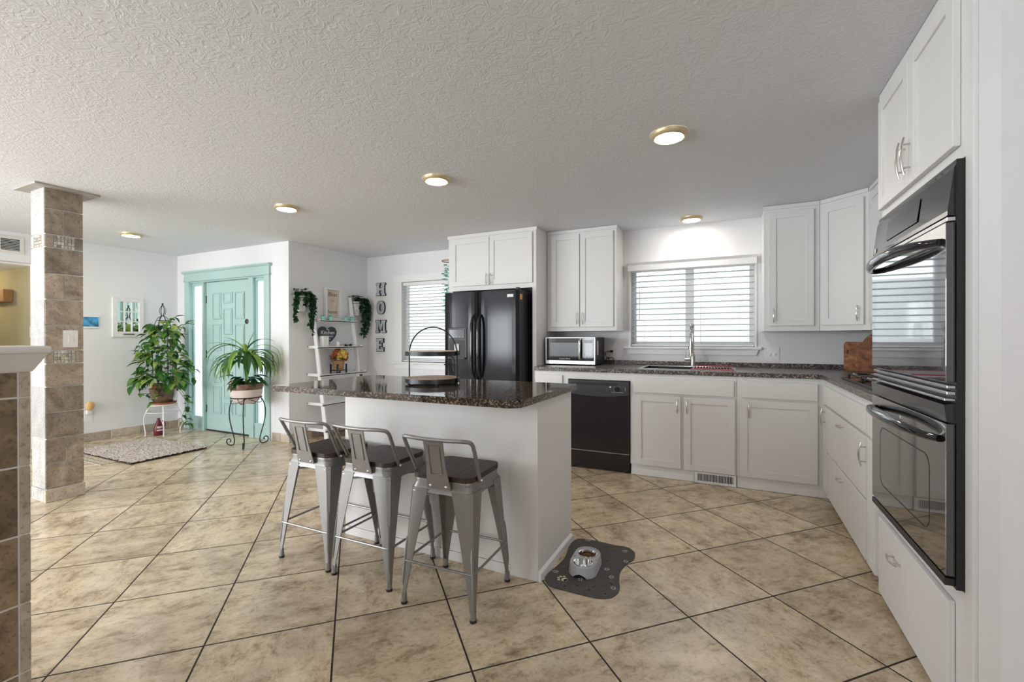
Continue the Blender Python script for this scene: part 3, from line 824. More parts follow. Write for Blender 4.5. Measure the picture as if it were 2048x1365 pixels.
# --- roll-up rack on the right half of the sink
t = thing('drying_rack', 'red and steel roll-up drying rack laid over the right of the sink', 'rack', (-.16, 4.56, ZT+.007))
b = B(); zr = ZT+.0125
for i in range(14): b.cyl((-.315+i*.025, SY0+.022, zr), (-.315+i*.025, SY1-.012, zr), .0042, n=8)
b.build('rod', 'chrome', t, smooth=True)
for y in (SY0+.022, SY1-.012): B().box(-.325, .02, y-.012, y+.012, ZT+.0075, ZT+.018, bev=.004).build('edge_strip', 'red_silicone', t)

# --- gas cooktop
t = thing('cooktop', 'black gas cooktop with steel-tipped grates beside the oven cabinet', 'cooktop', (.95, 3.38, ZT))
cx0, cx1, cy0, cy1 = .70, 1.19, 2.88, 3.86
B().box(cx0, cx1, cy0, cy1, ZT, ZT+.012, bev=.004).build('glass_plate', 'black_gloss', t)
b = B(); b.box(cx0-.006, cx0+.006, cy0-.006, cy1+.006, ZT, ZT+.014, bev=.002, seg=1); b.box(cx0+.006, cx1+.006, cy1-.006, cy1+.006, ZT, ZT+.014, bev=.002, seg=1)
b.box(cx0+.006, cx1+.006, cy0-.006, cy0+.006, ZT, ZT+.014, bev=.002, seg=1)
b.build('trim', 'dark_steel', t)
for k, (gx, gy) in enumerate(((.83, 3.66), (1.06, 3.66), (.83, 3.30), (1.06, 3.30), (.945, 3.03))):
    b = B(); b.lathe([(0, 0), (.045, 0), (.05, .012), (.03, .018), (0, .018)], (gx, gy, ZT+.012), 20); b.build('burner', 'iron_grate', t, smooth=True)
for gy0, gy1 in ((3.49, 3.84), (3.13, 3.48), (2.90, 3.12)):
    b = B(); z0 = ZT+.012
    for gx in (.73, 1.16):
        b.tube([(gx, gy0+.01, z0+.002), (gx, gy0+.015, z0+.028), (gx, gy1-.015, z0+.028), (gx, gy1-.01, z0+.002)], .006, 6)
    for gy in (gy0+.02, gy1-.02): b.tube([(.73, gy, z0+.028), (1.16, gy, z0+.028)], .006, 6)
    b.tube([(.945, gy0+.02, z0+.032), (.945, gy1-.02, z0+.032)], .006, 6)
    for gx in (.83, 1.06): b.tube([(gx, gy0+.02, z0+.032), (gx, gy1-.02, z0+.032)], .0055, 6)
    gr = b.build('grate', 'iron_grate', t, smooth=True)
    for gx in (.73, .83): B().tube([(gx, (gy0+gy1)/2-.05, z0+.037), (gx, (gy0+gy1)/2+.05, z0+.037)], .005, 6).build('worn_bar', 'grate_worn', gr, smooth=True)
for k in range(4):
    b = B(); b.lathe([(0, 0), (.017, 0), (.015, .018), (0, .018)], (.745+.0*k, 3.02+.0*k+.07*k, ZT+.012), 16); b.build('knob', 'grate_worn', t, smooth=True)

# --- double wall oven
t = thing('wall_oven', 'black glass double wall oven set in the tall white cupboard', 'oven', (.62, 2.28, .46))
OX = .622; oy0, oy1 = 1.903, 2.742
ox = OX
B().box(ox+.018, XR-.05, oy0, oy1, .46, 1.826).build('chassis', 'black_plastic', t)
# control panel leaning back at the top
b = B(); b.prism([(ox+.018, 1.648), (ox-.004, 1.650), (ox-.004, 1.665), (ox+.012, 1.800), (ox+.018, 1.815)], oy0, oy1, 'y'); b.build('control_panel', 'black_gloss', t)
Mp = Matrix(((0, 0, -1, 0), (-1, 0, 0, 0), (0, 1, 0, 0), (0, 0, 0, 1)))
b = B(); b.prism([(ox-.0046, 1.69), (ox+.0065, 1.775), (ox+.0075, 1.775), (ox-.0036, 1.69)], 2.17, 2.55, 'y'); b.build('display', 'display', t)
def band(z0, z1, mat='steel', d=.004):
    return B().box(ox-d, ox+.018, oy0+.004, oy1-.004, z0, z1, bev=.0015, seg=1).build('trim_strip', mat, t)
band(1.632, 1.646)
b = B(); b.cyl((ox-.004, 2.70, 1.672), (ox-.0065, 2.70, 1.672), .012, n=20); b.build('badge', 'chrome', t)
def oven_door(z0, z1, nm):
    d = B().box(ox-.008, ox+.016, oy0, oy1, z0, z1, bev=.0015, seg=1).build('oven_door', 'oven_glass', t)
    b = B(); pts = []; zc = z1-.055
    for i in range(21):
        u = -1 + 2*i/20
        pts.append((ox-.010-.062*(1-u*u)**.6, (oy0+oy1)/2 + u*.375, zc + .012*(1-u*u)))
    b.tube(pts, [.012+.010*(1-(-1+2*i/20)**2) for i in range(21)], 12)
    b.build('handle', 'black_gloss', d, smooth=True)
    if nm == 'upper': return d
    b = B(); y0, y1, a0, a1 = oy0+.13, oy1-.13, z0+.09, z1-.13
    rr = rrect(y0, y1, a0, a1, .05); ri = rrect(y0+.004, y1-.004, a0+.004, a1-.004, .047)
    for i in range(len(rr)):
        j = (i+1) % len(rr)
        vs = [b.bm.verts.new((ox-.0086, *p)) for p in (rr[i], rr[j], ri[j], ri[i])]; b.bm.faces.new(vs)
    b.build('window_outline', 'dark_steel', d)
    return d
oven_door(1.118, 1.628, 'upper'); oven_door(.500, .985, 'lower')
band(1.098, 1.108, 'steel'); band(1.078, 1.088, 'steel'); band(1.058, 1.066, 'steel', .010)
b = B(); b.prism([(ox+.018, .99), (ox-.006, .992), (ox-.012, 1.046), (ox+.018, 1.052)], oy0, oy1, 'y'); b.build('lower_panel', 'dishwasher_black', t)
B().box(ox-.010, ox+.018, oy0+.004, oy1-.004, .468, .492, bev=.003).build('bottom_vent', 'black_plastic', t)

# --- dishwasher
t = thing('dishwasher', 'black dishwasher with round dial built in left of the sink cupboard', 'dishwasher', (-1.14, FY, 0))
dx0, dx1 = -1.442, -.846
B().box(dx0, dx1, FY+.012, YB-.02, .01, .860).build('tub', 'black_plastic', t)
d = B().box(dx0+.006, dx1-.006, FY-.022, FY+.012, .185, .728, bev=.006).build('door_panel', 'dishwasher_black', t)
n = 16; pts = [(dx0+.006, .852), (dx0+.006, .728)] + [(dx0+.006+(dx1-dx0-.012)*i/n, .728-.022*math.sin(PI*i/n)) for i in range(1, n)] + [(dx1-.006, .728), (dx1-.006, .852)]
cpn = B().prism(pts, FY-.030, FY+.012, 'y').build('control_panel', 'dial_grey', t)
B().box(dx0+.03, dx1-.11, FY-.0315, FY-.02, .812, .838, bev=.003).build('pocket_handle', 'black_plastic', cpn)
b = B(); b.cyl((-.958, FY-.030, .782), (-.958, FY-.046, .782), .024, .021, 24); b.build('dial', 'black_gloss', cpn, smooth=True)
b = B()
for i in range(11):
    a = PI*(.15+i*.14); b.box(-.958+.031*math.cos(a)-.002, -.958+.031*math.cos(a)+.002, FY-.0308, FY-.029, .782+.031*math.sin(a)-.001, .782+.031*math.sin(a)+.001)
b.cyl((-1.022, FY-.029, .80), (-1.022, FY-.031, .80), .008, n=12)
for z in (.795, .782, .770): b.box(-.886, -.880, FY-.0308, FY-.029, z-.002, z+.002)
b.box(-1.01, -.90, FY-.0308, FY-.029, .752, .7535)
b.build('markings', 'chalk', cpn)
B().box(dx0+.006, dx1-.006, FY-.024, FY+.005, .178, .184).build('trim_strip', 'steel', t)
B().box(dx0+.006, dx1-.006, FY-.012, FY+.012, .03, .176, bev=.004).build('kick_panel', 'dishwasher_black', t)
for x in (dx0+.02, dx1-.05): B().box(x, x+.03, FY, FY+.012, 0, .03).build('foot', 'black_plastic', t)

# --- refrigerator
t = thing('refrigerator', 'black side-by-side refrigerator with ice dispenser under the white cupboard', 'refrigerator', (-2.395, 4.6, 0))
ry = 4.255
B().box(-2.875, -1.955, ry+.01, 5.02, .02, 1.755).build('cabinet', 'black_plastic', t)
def fdoor(x0, x1):
    b = B(); n = 12; pts = []
    for i in range(n+1):
        u = -1+2*i/n; pts.append(((x0+x1)/2+u*(x1-x0)/2, ry-.055+.018*u*u*(abs(u)**4)))
    pts += [(x1, ry+.005), (x0, ry+.005)]
    b.prism(pts, .09, 1.760, 'z')
    return b.build('door', 'fridge_black', t)
dL = fdoor(-2.872, -2.452); dR = fdoor(-2.444, -1.957)
for d, hx in ((dL, -2.487), (dR, -2.408)):
    b = B(); pts = []; rs = []
    for i in range(17):
        u = -1+2*i/16
        pts.append((hx, ry-.058-.055*(1-abs(u)**6), 1.175+u*.335)); rs.append(.010+.012*(1-u*u)**.5)
    b.tube(pts, rs, 12); b.build('handle', 'black_gloss', d, smooth=True)
B().box(-2.82, -2.58, ry-.060, ry-.045, 1.03, 1.375, bev=.006).build('dispenser_frame', 'black_plastic', dL)
B().box(-2.80, -2.60, ry-.064, ry-.0605, 1.262, 1.355, bev=.002, seg=1).build('dispenser_panel', 'display', dL)
b = B(); b.box(-2.795, -2.605, ry-.0625, ry-.0602, 1.05, 1.24); b.build('dispenser_recess', 'door_dark', dL)
b = B(); b.box(-2.81, -2.59, ry-.085, ry-.060, 1.035, 1.05, bev=.003); b.build('drip_tray', 'black_plastic', dL)
b = B(); b.prism([(ry-.063, 1.20), (ry-.072, 1.19), (ry-.068, 1.09), (ry-.063, 1.09)], -2.73, -2.67, 'x'); b.build('paddle', 'grey_plastic', dL)
b = B()
for i in range(5): b.box(-2.785+i*.038, -2.773+i*.038, ry-.0648, ry-.0638, 1.272, 1.276)
b.build('button_mark', 'chalk', dL)
B().box(-2.09, -2.02, ry-.0560, ry-.053, 1.685, 1.715).build('sticker', 'sticker_white', dR)
B().box(-2.87, -1.96, ry-.01, ry+.01, .02, .088).build('toe_grille', 'black_plastic', t)
b = B(); b.box(-2.0, -1.97, ry-.04, ry+.03, 1.7605, 1.785, bev=.004); b.build('hinge_cover', 'black_plastic', t)
B().box(-1.9555, -1.951, ry-.03, ry+.02, 1.66, 1.715).build('tag', 'tag_orange', t)

# ================================================================== ISLAND
ix0, ix1, iy0, iy1 = -2.249, -.900, 2.160, 2.700
t = thing('kitchen_island', 'white panelled kitchen island base under the dark worktop', 'island', ((ix0+ix1)/2, (iy0+iy1)/2, 0))
b = B(); b.box(ix0, -1.062, iy0+.006, iy1, .055, ZB-.001); b.box(-1.060, ix1, iy0, iy1, .0, ZB-.001, bev=.002, seg=1)
b.build('body', 'island_greige', t)
B().box(ix0, -1.062, iy0+.002, iy1, 0, .053).build('toe_board', 'island_greige', t)
b = B(); b.prism([(ix1, 0), (ix1+.013, 0), (ix1+.013, .038), (ix1+.004, .050), (ix1, .050)], iy0+.004, iy1-.01, 'y')
b.build('base_trim', 'trim_white', t)
pts = []
R_ = .075
x0, x1, y0, y1 = -2.575, -.884, 1.885, 2.765
for cx, cy, a, r in ((x1-R_, y0+R_, -PI/2, R_), (x1-.012, y1-.012, 0, .012), (x0+.012, y1-.012, PI/2, .012), (x0+.012, y0+.012, PI, .012)):
    for i in range(9):
        tt = a + PI/2*i/8; pts.append((cx+r*math.cos(tt), cy+r*math.sin(tt)))
b = B(); b.prism(pts, ZB, ZT)
o = b.build('island_worktop', 'island_laminate'); tag(o, 'glossy dark speckled worktop of the island with an overhang above the stools', 'countertop')
# two-tier round tray
tx, ty = -1.73, 2.40
t = thing('tiered_tray', 'two-tier round wooden tray with a thin black hoop on the island', 'tray', (tx, ty, ZT))
for zz, nm in ((ZT+.012, 'lower_tray'), (ZT+.182, 'upper_tray')):
    d = B().lathe([(0, 0), (.168, 0), (.168, .018), (0, .018)], (tx, ty, zz+.010), 48).build(nm, 'tray_wood', t)
    B().lathe([(.168, 0), (.1735, 0), (.1735, .026), (.168, .026), (.168, 0)], (tx, ty, zz), 48).build('band', 'dark_steel', d, smooth=True)
b = B()
ca, sa = math.cos(math.radians(4)), math.sin(math.radians(4))
def hp(u, z): return (tx+u*ca, ty+u*sa, z)
pts = [hp(-.178, ZT+.004), hp(-.178, ZT+.1), hp(-.178, ZT+.19)] + [hp(.178*math.cos(PI-PI*i/20), ZT+.19+.172*math.sin(PI*i/20)) for i in range(1, 20)] + [hp(.178, ZT+.19), hp(.178, ZT+.1), hp(.178, ZT+.004)]
b.tube(pts, .0042, 8)
b.build('hoop', 'wire_black', t, smooth=True)
for u in (-.178, .178):
    for z in (ZT+.024, ZT+.195): B().ball(hp(u, z), .008, 6).build('bolt', 'wire_black', t, smooth=True)
for a in (PI/4, 3*PI/4, 5*PI/4, 7*PI/4):
    b = B(); b.cyl((tx+.15*math.cos(a), ty+.15*math.sin(a), ZT), (tx+.15*math.cos(a), ty+.15*math.sin(a), ZT+.022), .010, n=10); b.build('foot', 'wire_black', t)
# small wire easel behind it
ex, ey = -1.775, 2.665
t = thing('wire_easel', 'small black wire display easel with arched top behind the tray', 'easel', (ex, ey, ZT))
b = B(); hw = .036; z0 = ZT
top = [(ex-hw, ey, z0+.005), (ex-hw, ey, z0+.13)] + [(ex+hw*math.cos(PI-PI*i/10), ey, z0+.13+.036*math.sin(PI*i/10)) for i in range(1, 10)] + [(ex+hw, ey, z0+.13), (ex+hw, ey, z0+.005)]
b.tube(top, .004, 7); b.tube([(ex, ey, z0+.166), (ex, ey, z0+.185)], .0035, 6)
b.tube([(ex-hw-.012, ey, z0+.105), (ex+hw+.012, ey, z0+.105)], .004, 6); b.tube([(ex-hw, ey, z0+.085), (ex+hw, ey, z0+.085)], .0035, 6)
b.build('frame', 'wire_black', t, smooth=True)
b = B(); b.tube([(ex, ey+.002, z0+.10), (ex+.004, ey+.06, z0+.003)], .003, 6); b.build('rear_leg', 'wire_black', t, smooth=True)
b = B(); b.tube([(ex-.014, ey-.004, z0+.085), (ex-.005, ey-.006, z0+.03), (ex+.02, ey-.006, z0+.003)], .002, 5); b.build('chain', 'wire_black', t, smooth=True)

# ================================================================== BAR STOOLS
def make_stool():
    t = thing('bar_stool', '', 'stool', (0, 0, 0), local=True, group='metal bar stools at the island')
    H = .600
    b = B(); b.prism(rrect(-.162, .162, -.162, .162, .045), H, H+.024); s = b.build('seat', 'seat_wood', t)
    b = B(); rings = []
    for z, hw_, r in ((H-.001, .158, .045), (H-.012, .160, .045), (H-.020, .158, .045), (H-.062, .168, .03)):
        rings.append([(x, y, z) for x, y in rrect(-hw_, hw_, -hw_, hw_, r)])
    b.loft(rings, caps=False); rings2 = [[(x*.975, y*.975, z) for x, y, z in r] for r in rings]; b.loft(rings2, caps=False)
    b.build('seat_frame', 'gunmetal', t, smooth=True)
    for sx in (-1, 1):
        for sy in (-1, 1):
            b = B(); rings = []
            for k in range(13):
                f = k/12; z = H-.045 - f*(H-.045-.022)
                c = .168 + (.196-.168)*f
                w_ = .085*(1-f)**1.15 + .019
                th = .005
                L = [(-w_, 0), (-w_*.5, 0), (-w_*.2, -w_*.03), (-w_*.03, -w_*.2), (0, -w_*.5), (0, -w_), (-th, -w_), (-th, -w_*.5), (-th-w_*.05, -w_*.22), (-w_*.22, -th-w_*.05), (-w_*.5, -th), (-w_, -th)]
                rings.append([(sx*(c+p[0]), sy*(c+p[1]), z) for p in L])
            b.loft(rings)
            # pressed rib down the corner
            rib = []
            for k in range(8):
                f = .45+.42*k/7; z = H-.045 - f*(H-.045-.022); c = .168+.028*f; w_ = .085*(1-f)**1.15+.019
                rib.append((sx*(c-w_*.10), sy*(c-w_*.10), z))
            b.tube(rib, [.004]+[.0075]*6+[.004], 8)
            lg = b.build('leg', 'gunmetal', t, smooth=True)
            b = B(); cc = .196-.010
            b.cyl((sx*cc, sy*cc, .0), (sx*cc, sy*cc, .012), .0155, n=14); b.build('rubber_foot', 'black_plastic', lg)
            b = B(); b.cyl((sx*cc, sy*cc, .012), (sx*cc, sy*cc, .050), .0145, .0125, n=14); b.build('ferrule', 'gunmetal', lg, smooth=True)
    q = .184; z = .205
    for a, c in (((-q, -q), (q, -q)), ((-q, q), (q, q)), ((-q, -q), (-q, q)), ((q, -q), (q, q))):
        b = B(); A = Vector((*a, z)); Cc = Vector((*c, z)); d = (Cc-A).normalized()
        b.tube([A+d*.006, A+d*.03, A+d*.05, Cc-d*.05, Cc-d*.03, Cc-d*.006], [.005, .0075, .006, .006, .0075, .005], 8)
        b.build('footrest_bar', 'gunmetal', t, smooth=True)
    b = B(); z = .505
    b.tube([(-.160, -.160, z), (.160, .160, z)], .005, 8); b.tube([(-.160, .160, z-.011), (.160, -.160, z-.011)], .005, 8)
    br = b.build('cross_brace', 'gunmetal', t, smooth=True)
    B().box(-.016, .016, -.014, .014, z-.022, z+.010, bev=.003).build('clip', 'black_plastic', br)
    # low back: bent tube and pressed splat
    P = [(-.168, -.085, H-.005), (-.172, -.105, H+.03), (-.183, -.165, H+.150), (-.180, -.190, H+.193), (-.150, -.215, H+.205), (-.06, -.225, H+.203), (.06, -.225, H+.203), (.150, -.215, H+.205), (.180, -.190, H+.193), (.183, -.165, H+.150), (.172, -.105, H+.03), (.168, -.085, H-.005)]
    b = B(); b.tube(smooth_path(P, 5), .0095, 10); b.build('back_rail', 'gunmetal', t, smooth=True)
    b = B(); rings = []
    for f in (0, .1, .25, .5, .75, 1):
        z = H-.035 + f*.238; hw_ = .060-.012*f+ .004*math.cos(f*2*PI); y = -.171 -.052*f
        rings.append([(-hw_, y-.003, z), (hw_, y-.003, z), (hw_, y+.003, z), (-hw_, y+.003, z)])
    b.loft(rings); sp_ = b.build('splat', 'gunmetal', t)
    b = B(); fr = []
    for (u, f) in ((-1, .30), (1, .30), (1, .88), (-1, .88)):
        fr.append((u*.030, -.1755-.052*f, H-.035+f*.238))
    b.tube(fr, .0028, 6, closed=True); b.build('pressed_panel', 'gunmetal', sp_, smooth=True)
    for x in (-.042, .042): B().ball((x, -.1745, H-.022), .008, 6).build('bolt', 'chrome', t, smooth=True)
    for x in (-.178, .178): B().ball((x, -.088, H+.002), .008, 6).build('bolt', 'chrome', t, smooth=True)
    return t
st = make_stool()
st.location = (-1.227, 1.909, 0); st.rotation_euler = (0, 0, math.radians(2.5))
st['label'] = 'grey metal low-back bar stool nearest the pet bowls, the rightmost of three'
copy_tree(st, (-1.728, 1.950, 0), math.radians(.5), 'grey metal low-back bar stool with dark wood seat, in the middle of three')
copy_tree(st, (-2.150, 1.955, 0), math.radians(0), 'grey metal low-back bar stool farthest left, nearest the plants')

# ================================================================== PET CORNER
mat_pts = [(-0.884, 2.219), (-0.884, 2.267), (-0.872, 2.333), (-0.862, 2.417), (-0.864, 2.489), (-0.880, 2.585), (-0.884, 2.644), (-0.878, 2.705), (-0.843, 2.743), (-0.755, 2.75), (-0.642, 2.741), (-0.569, 2.748), (-0.518, 2.708), (-0.502, 2.656), (-0.503, 2.597), (-0.522, 2.552), (-0.536, 2.485), (-0.537, 2.419), (-0.521, 2.335), (-0.507, 2.284), (-0.506, 2.229), (-0.527, 2.179), (-0.564, 2.153), (-0.611, 2.143), (-0.725, 2.142), (-0.824, 2.145), (-0.856, 2.166), (-0.876, 2.196)]
t = thing('pet_mat', 'dark grey bone-shaped pet mat printed with pale paws, beside the island', 'mat', (-.70, 2.44, 0))
cp = smooth_path([(x, y, 0) for x, y in mat_pts + mat_pts[:1]], 3)[:-1]
B().prism([(p.x, p.y) for p in cp], 0, .004).build('base', 'pet_mat', t)
def paw(b, x, y, s, rot, sol=1):
    def dab(cx, cy, rx, ry):
        pts = []
        for i in range(14):
            a = 2*PI*i/14; u, v = cx+rx*math.cos(a), cy+ry*math.sin(a)
            pts.append((x+s*(u*math.cos(rot)-v*math.sin(rot)), y+s*(u*math.sin(rot)+v*math.cos(rot))))
        b.prism(pts, .0041, .0046)
    dab(0, -.25, .52, .40); dab(0, -.48, .35, .25)
    for cx, cy in ((-.62, .30), (-.24, .66), (.24, .66), (.62, .30)): dab(cx, cy, .17, .24)
b = B(); paw(b, -.792, 2.240, .036, 1.2); b.build('paw_print', 'pet_print_cream', t)
b = B()
for x, y, r in ((-.704, 2.274, 1.2), (-.616, 2.436, 4.6), (-.564, 2.369, 1.7), (-.530, 2.268, 2.0), (-.564, 2.691, 2.6), (-.853, 2.29, .4), (-.80, 2.735, 1.0), (-.53, 2.57, 2.)): paw(b, x, y, .021, r)
b.build('paw_print', 'pet_print_pale', t)
b = B()
for x, y, r in ((-.765, 2.188, .6), (-.706, 2.199, 3.), (-.635, 2.245, 1.1), (-.566, 2.192, 2.2), (-.633, 2.2, 5.), (-.64, 2.36, .2), (-.631, 2.557, 4.), (-.63, 2.515, 2.8), (-.845, 2.685, 1.), (-.64, 2.674, .9), (-.835, 2.369, 3.3), (-.555, 2.272+.04, 0.)): paw(b, x, y, .019, r)
b.build('paw_print', 'pet_print_faint', t)

bx, by = -.722, 2.408
t = thing('pet_bowl_stand', 'grey plastic double pet feeder holding two steel bowls on the paw mat', 'pet feeder', (bx, by, .0047), rz=math.radians(3), local=True)
def stadium(hl, r, n=12):
    return [(r*math.cos(a), hl+r*math.sin(a)) for a in [PI*i/n for i in range(n+1)]] + [(r*math.cos(a), -hl+r*math.sin(a)) for a in [PI+PI*i/n for i in range(n+1)]]
b = B(); rings = []
for z, hl, r in ((.0, .058, .076), (.004, .058, .076), (.050, .056, .0700), (.056, .056, .0685), (.058, .056, .0665), (.056, .056, .0640), (.050, .056, .0630)):
    rings.append([(x, y, z) for x, y in stadium(hl, r)])
# arch cut-outs at both ends
for i, (x, y, z) in enumerate(rings[0]):
    if abs(x) < .034: rings[0][i] = (x, y, .022*(1-(x/.036)**2)); rings[1][i] = (x, y, .022*(1-(x/.036)**2)+.003)
b.loft(rings, caps=False); b.build('shell', 'grey_plastic', t, smooth=True)
# deck with two round openings, built as a ring strip per bowl
b = B(); nseg = 40
for cy, sgn in ((.054, 1), (-.054, -1)):
    outer = []; inner = []
    for i in range(nseg):
        a = 2*PI*i/nseg; dx, dy = math.cos(a), math.sin(a)
        inner.append((.047*dx, cy+.047*dy, .050))
        if dy*sgn >= 0: k = .0635; p = (k*dx, cy+sgn*.002+k*dy, .050)
        else:
            kx = .0635/abs(dx) if abs(dx) > 1e-6 else 9; ky = .054/abs(dy); k = min(kx, ky); p = (k*dx, cy+k*dy, .050)
        outer.append(p)
    O_ = [b.bm.verts.new(p) for p in outer]; I_ = [b.bm.verts.new(p) for p in inner]
    for i in range(nseg): b.bm.faces.new((O_[i], O_[(i+1) % nseg], I_[(i+1) % nseg], I_[i]))
b.build('deck', 'grey_plastic', t)
prof = [(0, .008), (.034, .008), (.042, .020), (.0465, .050), (.051, .0515), (.051, .0530), (.0455, .0515), (.041, .020), (.033, .0095), (0, .0095)]
for cy, nm in ((.054, 0), (-.054, 1)):
    B().lathe(prof, (0, cy, 0), 28).build('bowl', 'chrome', t, smooth=True)
kb = B()
for i in range(230):
    r = .040*math.sqrt(random.random()); a = random.random()*2*PI
    z = .022+.010*random.random()+.008*(1-r/.036)
    kb.ball((bx, by, 0), .001, 3) if False else kb.box(r*math.cos(a)-.004, r*math.cos(a)+.004, .054+r*math.sin(a)-.004, .054+r*math.sin(a)+.004, z, z+.006, bev=.0015, seg=1)
rz_ = Matrix.Translation((bx, by, .0047)) @ Matrix.Rotation(math.radians(3), 4, 'Z')
o = kb.build('dry_food', 'kibble', xf=rz_); tag(o, 'brown dry kibble heaped in the far bowl of the feeder', 'pet food'); o['kind'] = 'stuff'

# ================================================================== ON THE WORKTOP
t = thing('microwave', 'stainless and black countertop microwave below the left wall cupboard', 'microwave', (-1.54, 4.78, ZT))
MW = t
mx0, mx1, my0, my1, mz0, mz1 = -1.825, -1.272, 4.60, 4.98, ZT+.010, ZT+.298
B().box(mx0, mx1, my0+.022, my1, mz0, mz1, bev=.004).build('case', 'black_plastic', t)
b = B(); b.box(mx0, mx1, my0, my0+.021, mz0, mz0+.040, bev=.003); b.box(mx0, mx1, my0, my0+.021, mz1-.012, mz1, bev=.003)
b.box(mx0, mx0+.014, my0, my0+.021, mz0+.038, mz1-.010, bev=.002); b.box(mx1-.014, mx1, my0, my0+.021, mz0+.038, mz1-.010, bev=.002)
b.build('front_frame', 'steel', t)
d = B().box(mx0+.014, mx0+.415, my0+.003, my0+.021, mz0+.040, mz1-.012).build('door', 'black_gloss', t)
b = B(); b.prism(rrect(mx0+.055, mx0+.375, mz0+.085, mz1-.058, .012), my0+.0015, my0+.004, 'y'); b.build('viewing_window', 'screen_grey', d)
b = B(); b.tube([(mx0+.392, my0-.002, mz0+.046), (mx0+.392, my0-.022, mz0+.065), (mx0+.392, my0-.026, (mz0+mz1)/2), (mx0+.392, my0-.022, mz1-.04), (mx0+.392, my0-.002, mz1-.020)], [.010, .013, .013, .013, .010], 10)
b.build('handle', 'chrome', d, smooth=True)
c = B().box(mx0+.417, mx1-.014, my0+.002, my0+.021, mz0+.040, mz1-.012).build('control_panel', 'black_gloss', t)
B().box(mx0+.435, mx1-.030, my0+.0008, my0+.003, mz1-.062, mz1-.030).build('display', 'display', c)
b = B()
for r in range(8):
    for k in range(3):
        x = mx0+.446+k*.034; z = mz1-.088-r*.018; b.box(x-.006, x+.006, my0+.0012, my0+.003, z-.002, z+.002)
b.build('key_mark', 'chalk', c)
Mt = Matrix.Translation((mx0+.22, my0+.0008, mz0+.060)) @ Matrix.Rotation(PI/2, 4, 'X')
text_obj('Hamilton Beach', .019, 'lettering', 'chalk', t, Mt)
b = B(); b.prism(rrect(my0+.07, my0+.12, mz0+.095, mz1-.035, .02), mx1-.0005, mx1+.0015, 'x'); b.build('side_label', 'label_pink', t)
for x in (mx0+.04, mx1-.04):
    for y in (my0+.05, my1-.04):
        B().cyl((x, y, ZT), (x, y, ZT+.011), .012, n=12).build('foot', 'black_plastic', t)
t = thing('power_outlet', 'white wall socket with two black plugs, just right of the microwave', 'outlet', (-1.205, YB, 1.085))
b = B(); b.prism(rrect(-1.255, -1.155, 1.018, 1.148, .006), YB-.006, YB, 'y'); b.build('plate', 'plate_beige', t)
b = B(); b.box(-1.222, -1.188, YB-.009, YB-.005, 1.035, 1.070); b.box(-1.222, -1.188, YB-.009, YB-.005, 1.095, 1.130); b.build('socket', 'plate_white', t)
t = MW
b = B(); b.box(-1.220, -1.190, YB-.045, YB-.0095, 1.098, 1.126, bev=.006); plug_ = b
b = B()
b.tube(smooth_path([(-1.205, YB-.04, 1.108), (-1.225, YB-.06, 1.112), (-1.262, YB-.07, 1.100), (-1.262, YB-.075, 1.07)], 6), .0045, 7)
lp = smooth_path([(-1.262, YB-.075, 1.07), (-1.24, YB-.06, 1.03), (-1.20, YB-.055, 1.045), (-1.175, YB-.055, 1.025), (-1.185, YB-.06, .990), (-1.22, YB-.062, .977), (-1.250, YB-.066, .990), (-1.256, YB-.07, 1.02), (-1.225, YB-.074, 1.045), (-1.235, YB-.085, .985), (-1.268, YB-.11, .976), (-1.275, YB-.13, .976)], 6)
b.tube(lp, .0042, 7); cc_ = b.build('power_cord', 'cord', t, smooth=True); plug_.build('plug', 'cord', cc_)
t = thing('switch_plate', 'white double switch plate on the wall right of the kitchen window', 'switch', (.353, YB, 1.094))
b = B(); b.prism(rrect(.292, .414, 1.030, 1.158, .006), YB-.006, YB, 'y'); b.build('plate', 'plate_white', t)
for x in (.333, .375): B().box(x-.006, x+.006, YB-.016, YB-.005, 1.085, 1.103, bev=.002).build('toggle', 'plate_white', t)
# wooden boards standing across the corner
pc = Vector((.912, 4.935, 0)); td = Vector((.707, -.707, 0)); nd = Vector((-.707, -.707, 0))
M = plane(pc, td, nd)
t = thing('cutting_board', 'rectangular acacia cutting board standing in the corner behind the cooktop', 'cutting board', (1.03, 4.80, ZT))
b = B(); b.prism(rrect(0, .42, ZT, ZT+.252, .028), 0, .02, 'y', M=M); b.build('board', 'board_wood', t)
b = B(); b.prism(rrect(.030, .042, ZT+.145, ZT+.180, .0055), .0198, .0206, 'y', M=M); b.build('finger_slot', 'slot_dark', t)
t = thing('round_board', 'round dark wooden board standing behind the rectangular cutting board', 'cutting board', (1.1, 4.9, ZT))
b = B(); rr = .168; b.prism([(.285+rr*math.cos(2*PI*i/40), ZT+.170+rr*math.sin(2*PI*i/40)) for i in range(40)], -.035, -.012, 'y', M=M)
b.build('board', 'board_wood', t)

# ================================================================== WINDOWS AND BLINDS
def window(n, x0, x1, z0, z1, mull):
    t = empty_struct('window_%d' % n, ((x0+x1)/2, YB+.1, z0))
    b = B(); f = .045; y0, y1 = YB+.085, YB+.125
    b.box(x0, x0+f, y0, y1, z0, z1); b.box(x1-f, x1, y0, y1, z0, z1); b.box(x0+f, x1-f, y0, y1, z0, z0+f); b.box(x0+f, x1-f, y0, y1, z1-f, z1)
    for m in mull: b.box(m-.042, m+.042, y0-.005, y1, z0+f, z1-f)
    b.build('window_frame', 'trim_white', t)
    B().box(x0+f, x1-f, YB+.102, YB+.108, z0+f, z1-f).build('window_pane', 'window_glass', t)
    return t
w1 = window(1, W1[0], W1[1], W1[2], W1[3], [-.40])
w2 = window(2, W2[0], W2[1], W2[2], W2[3], [])
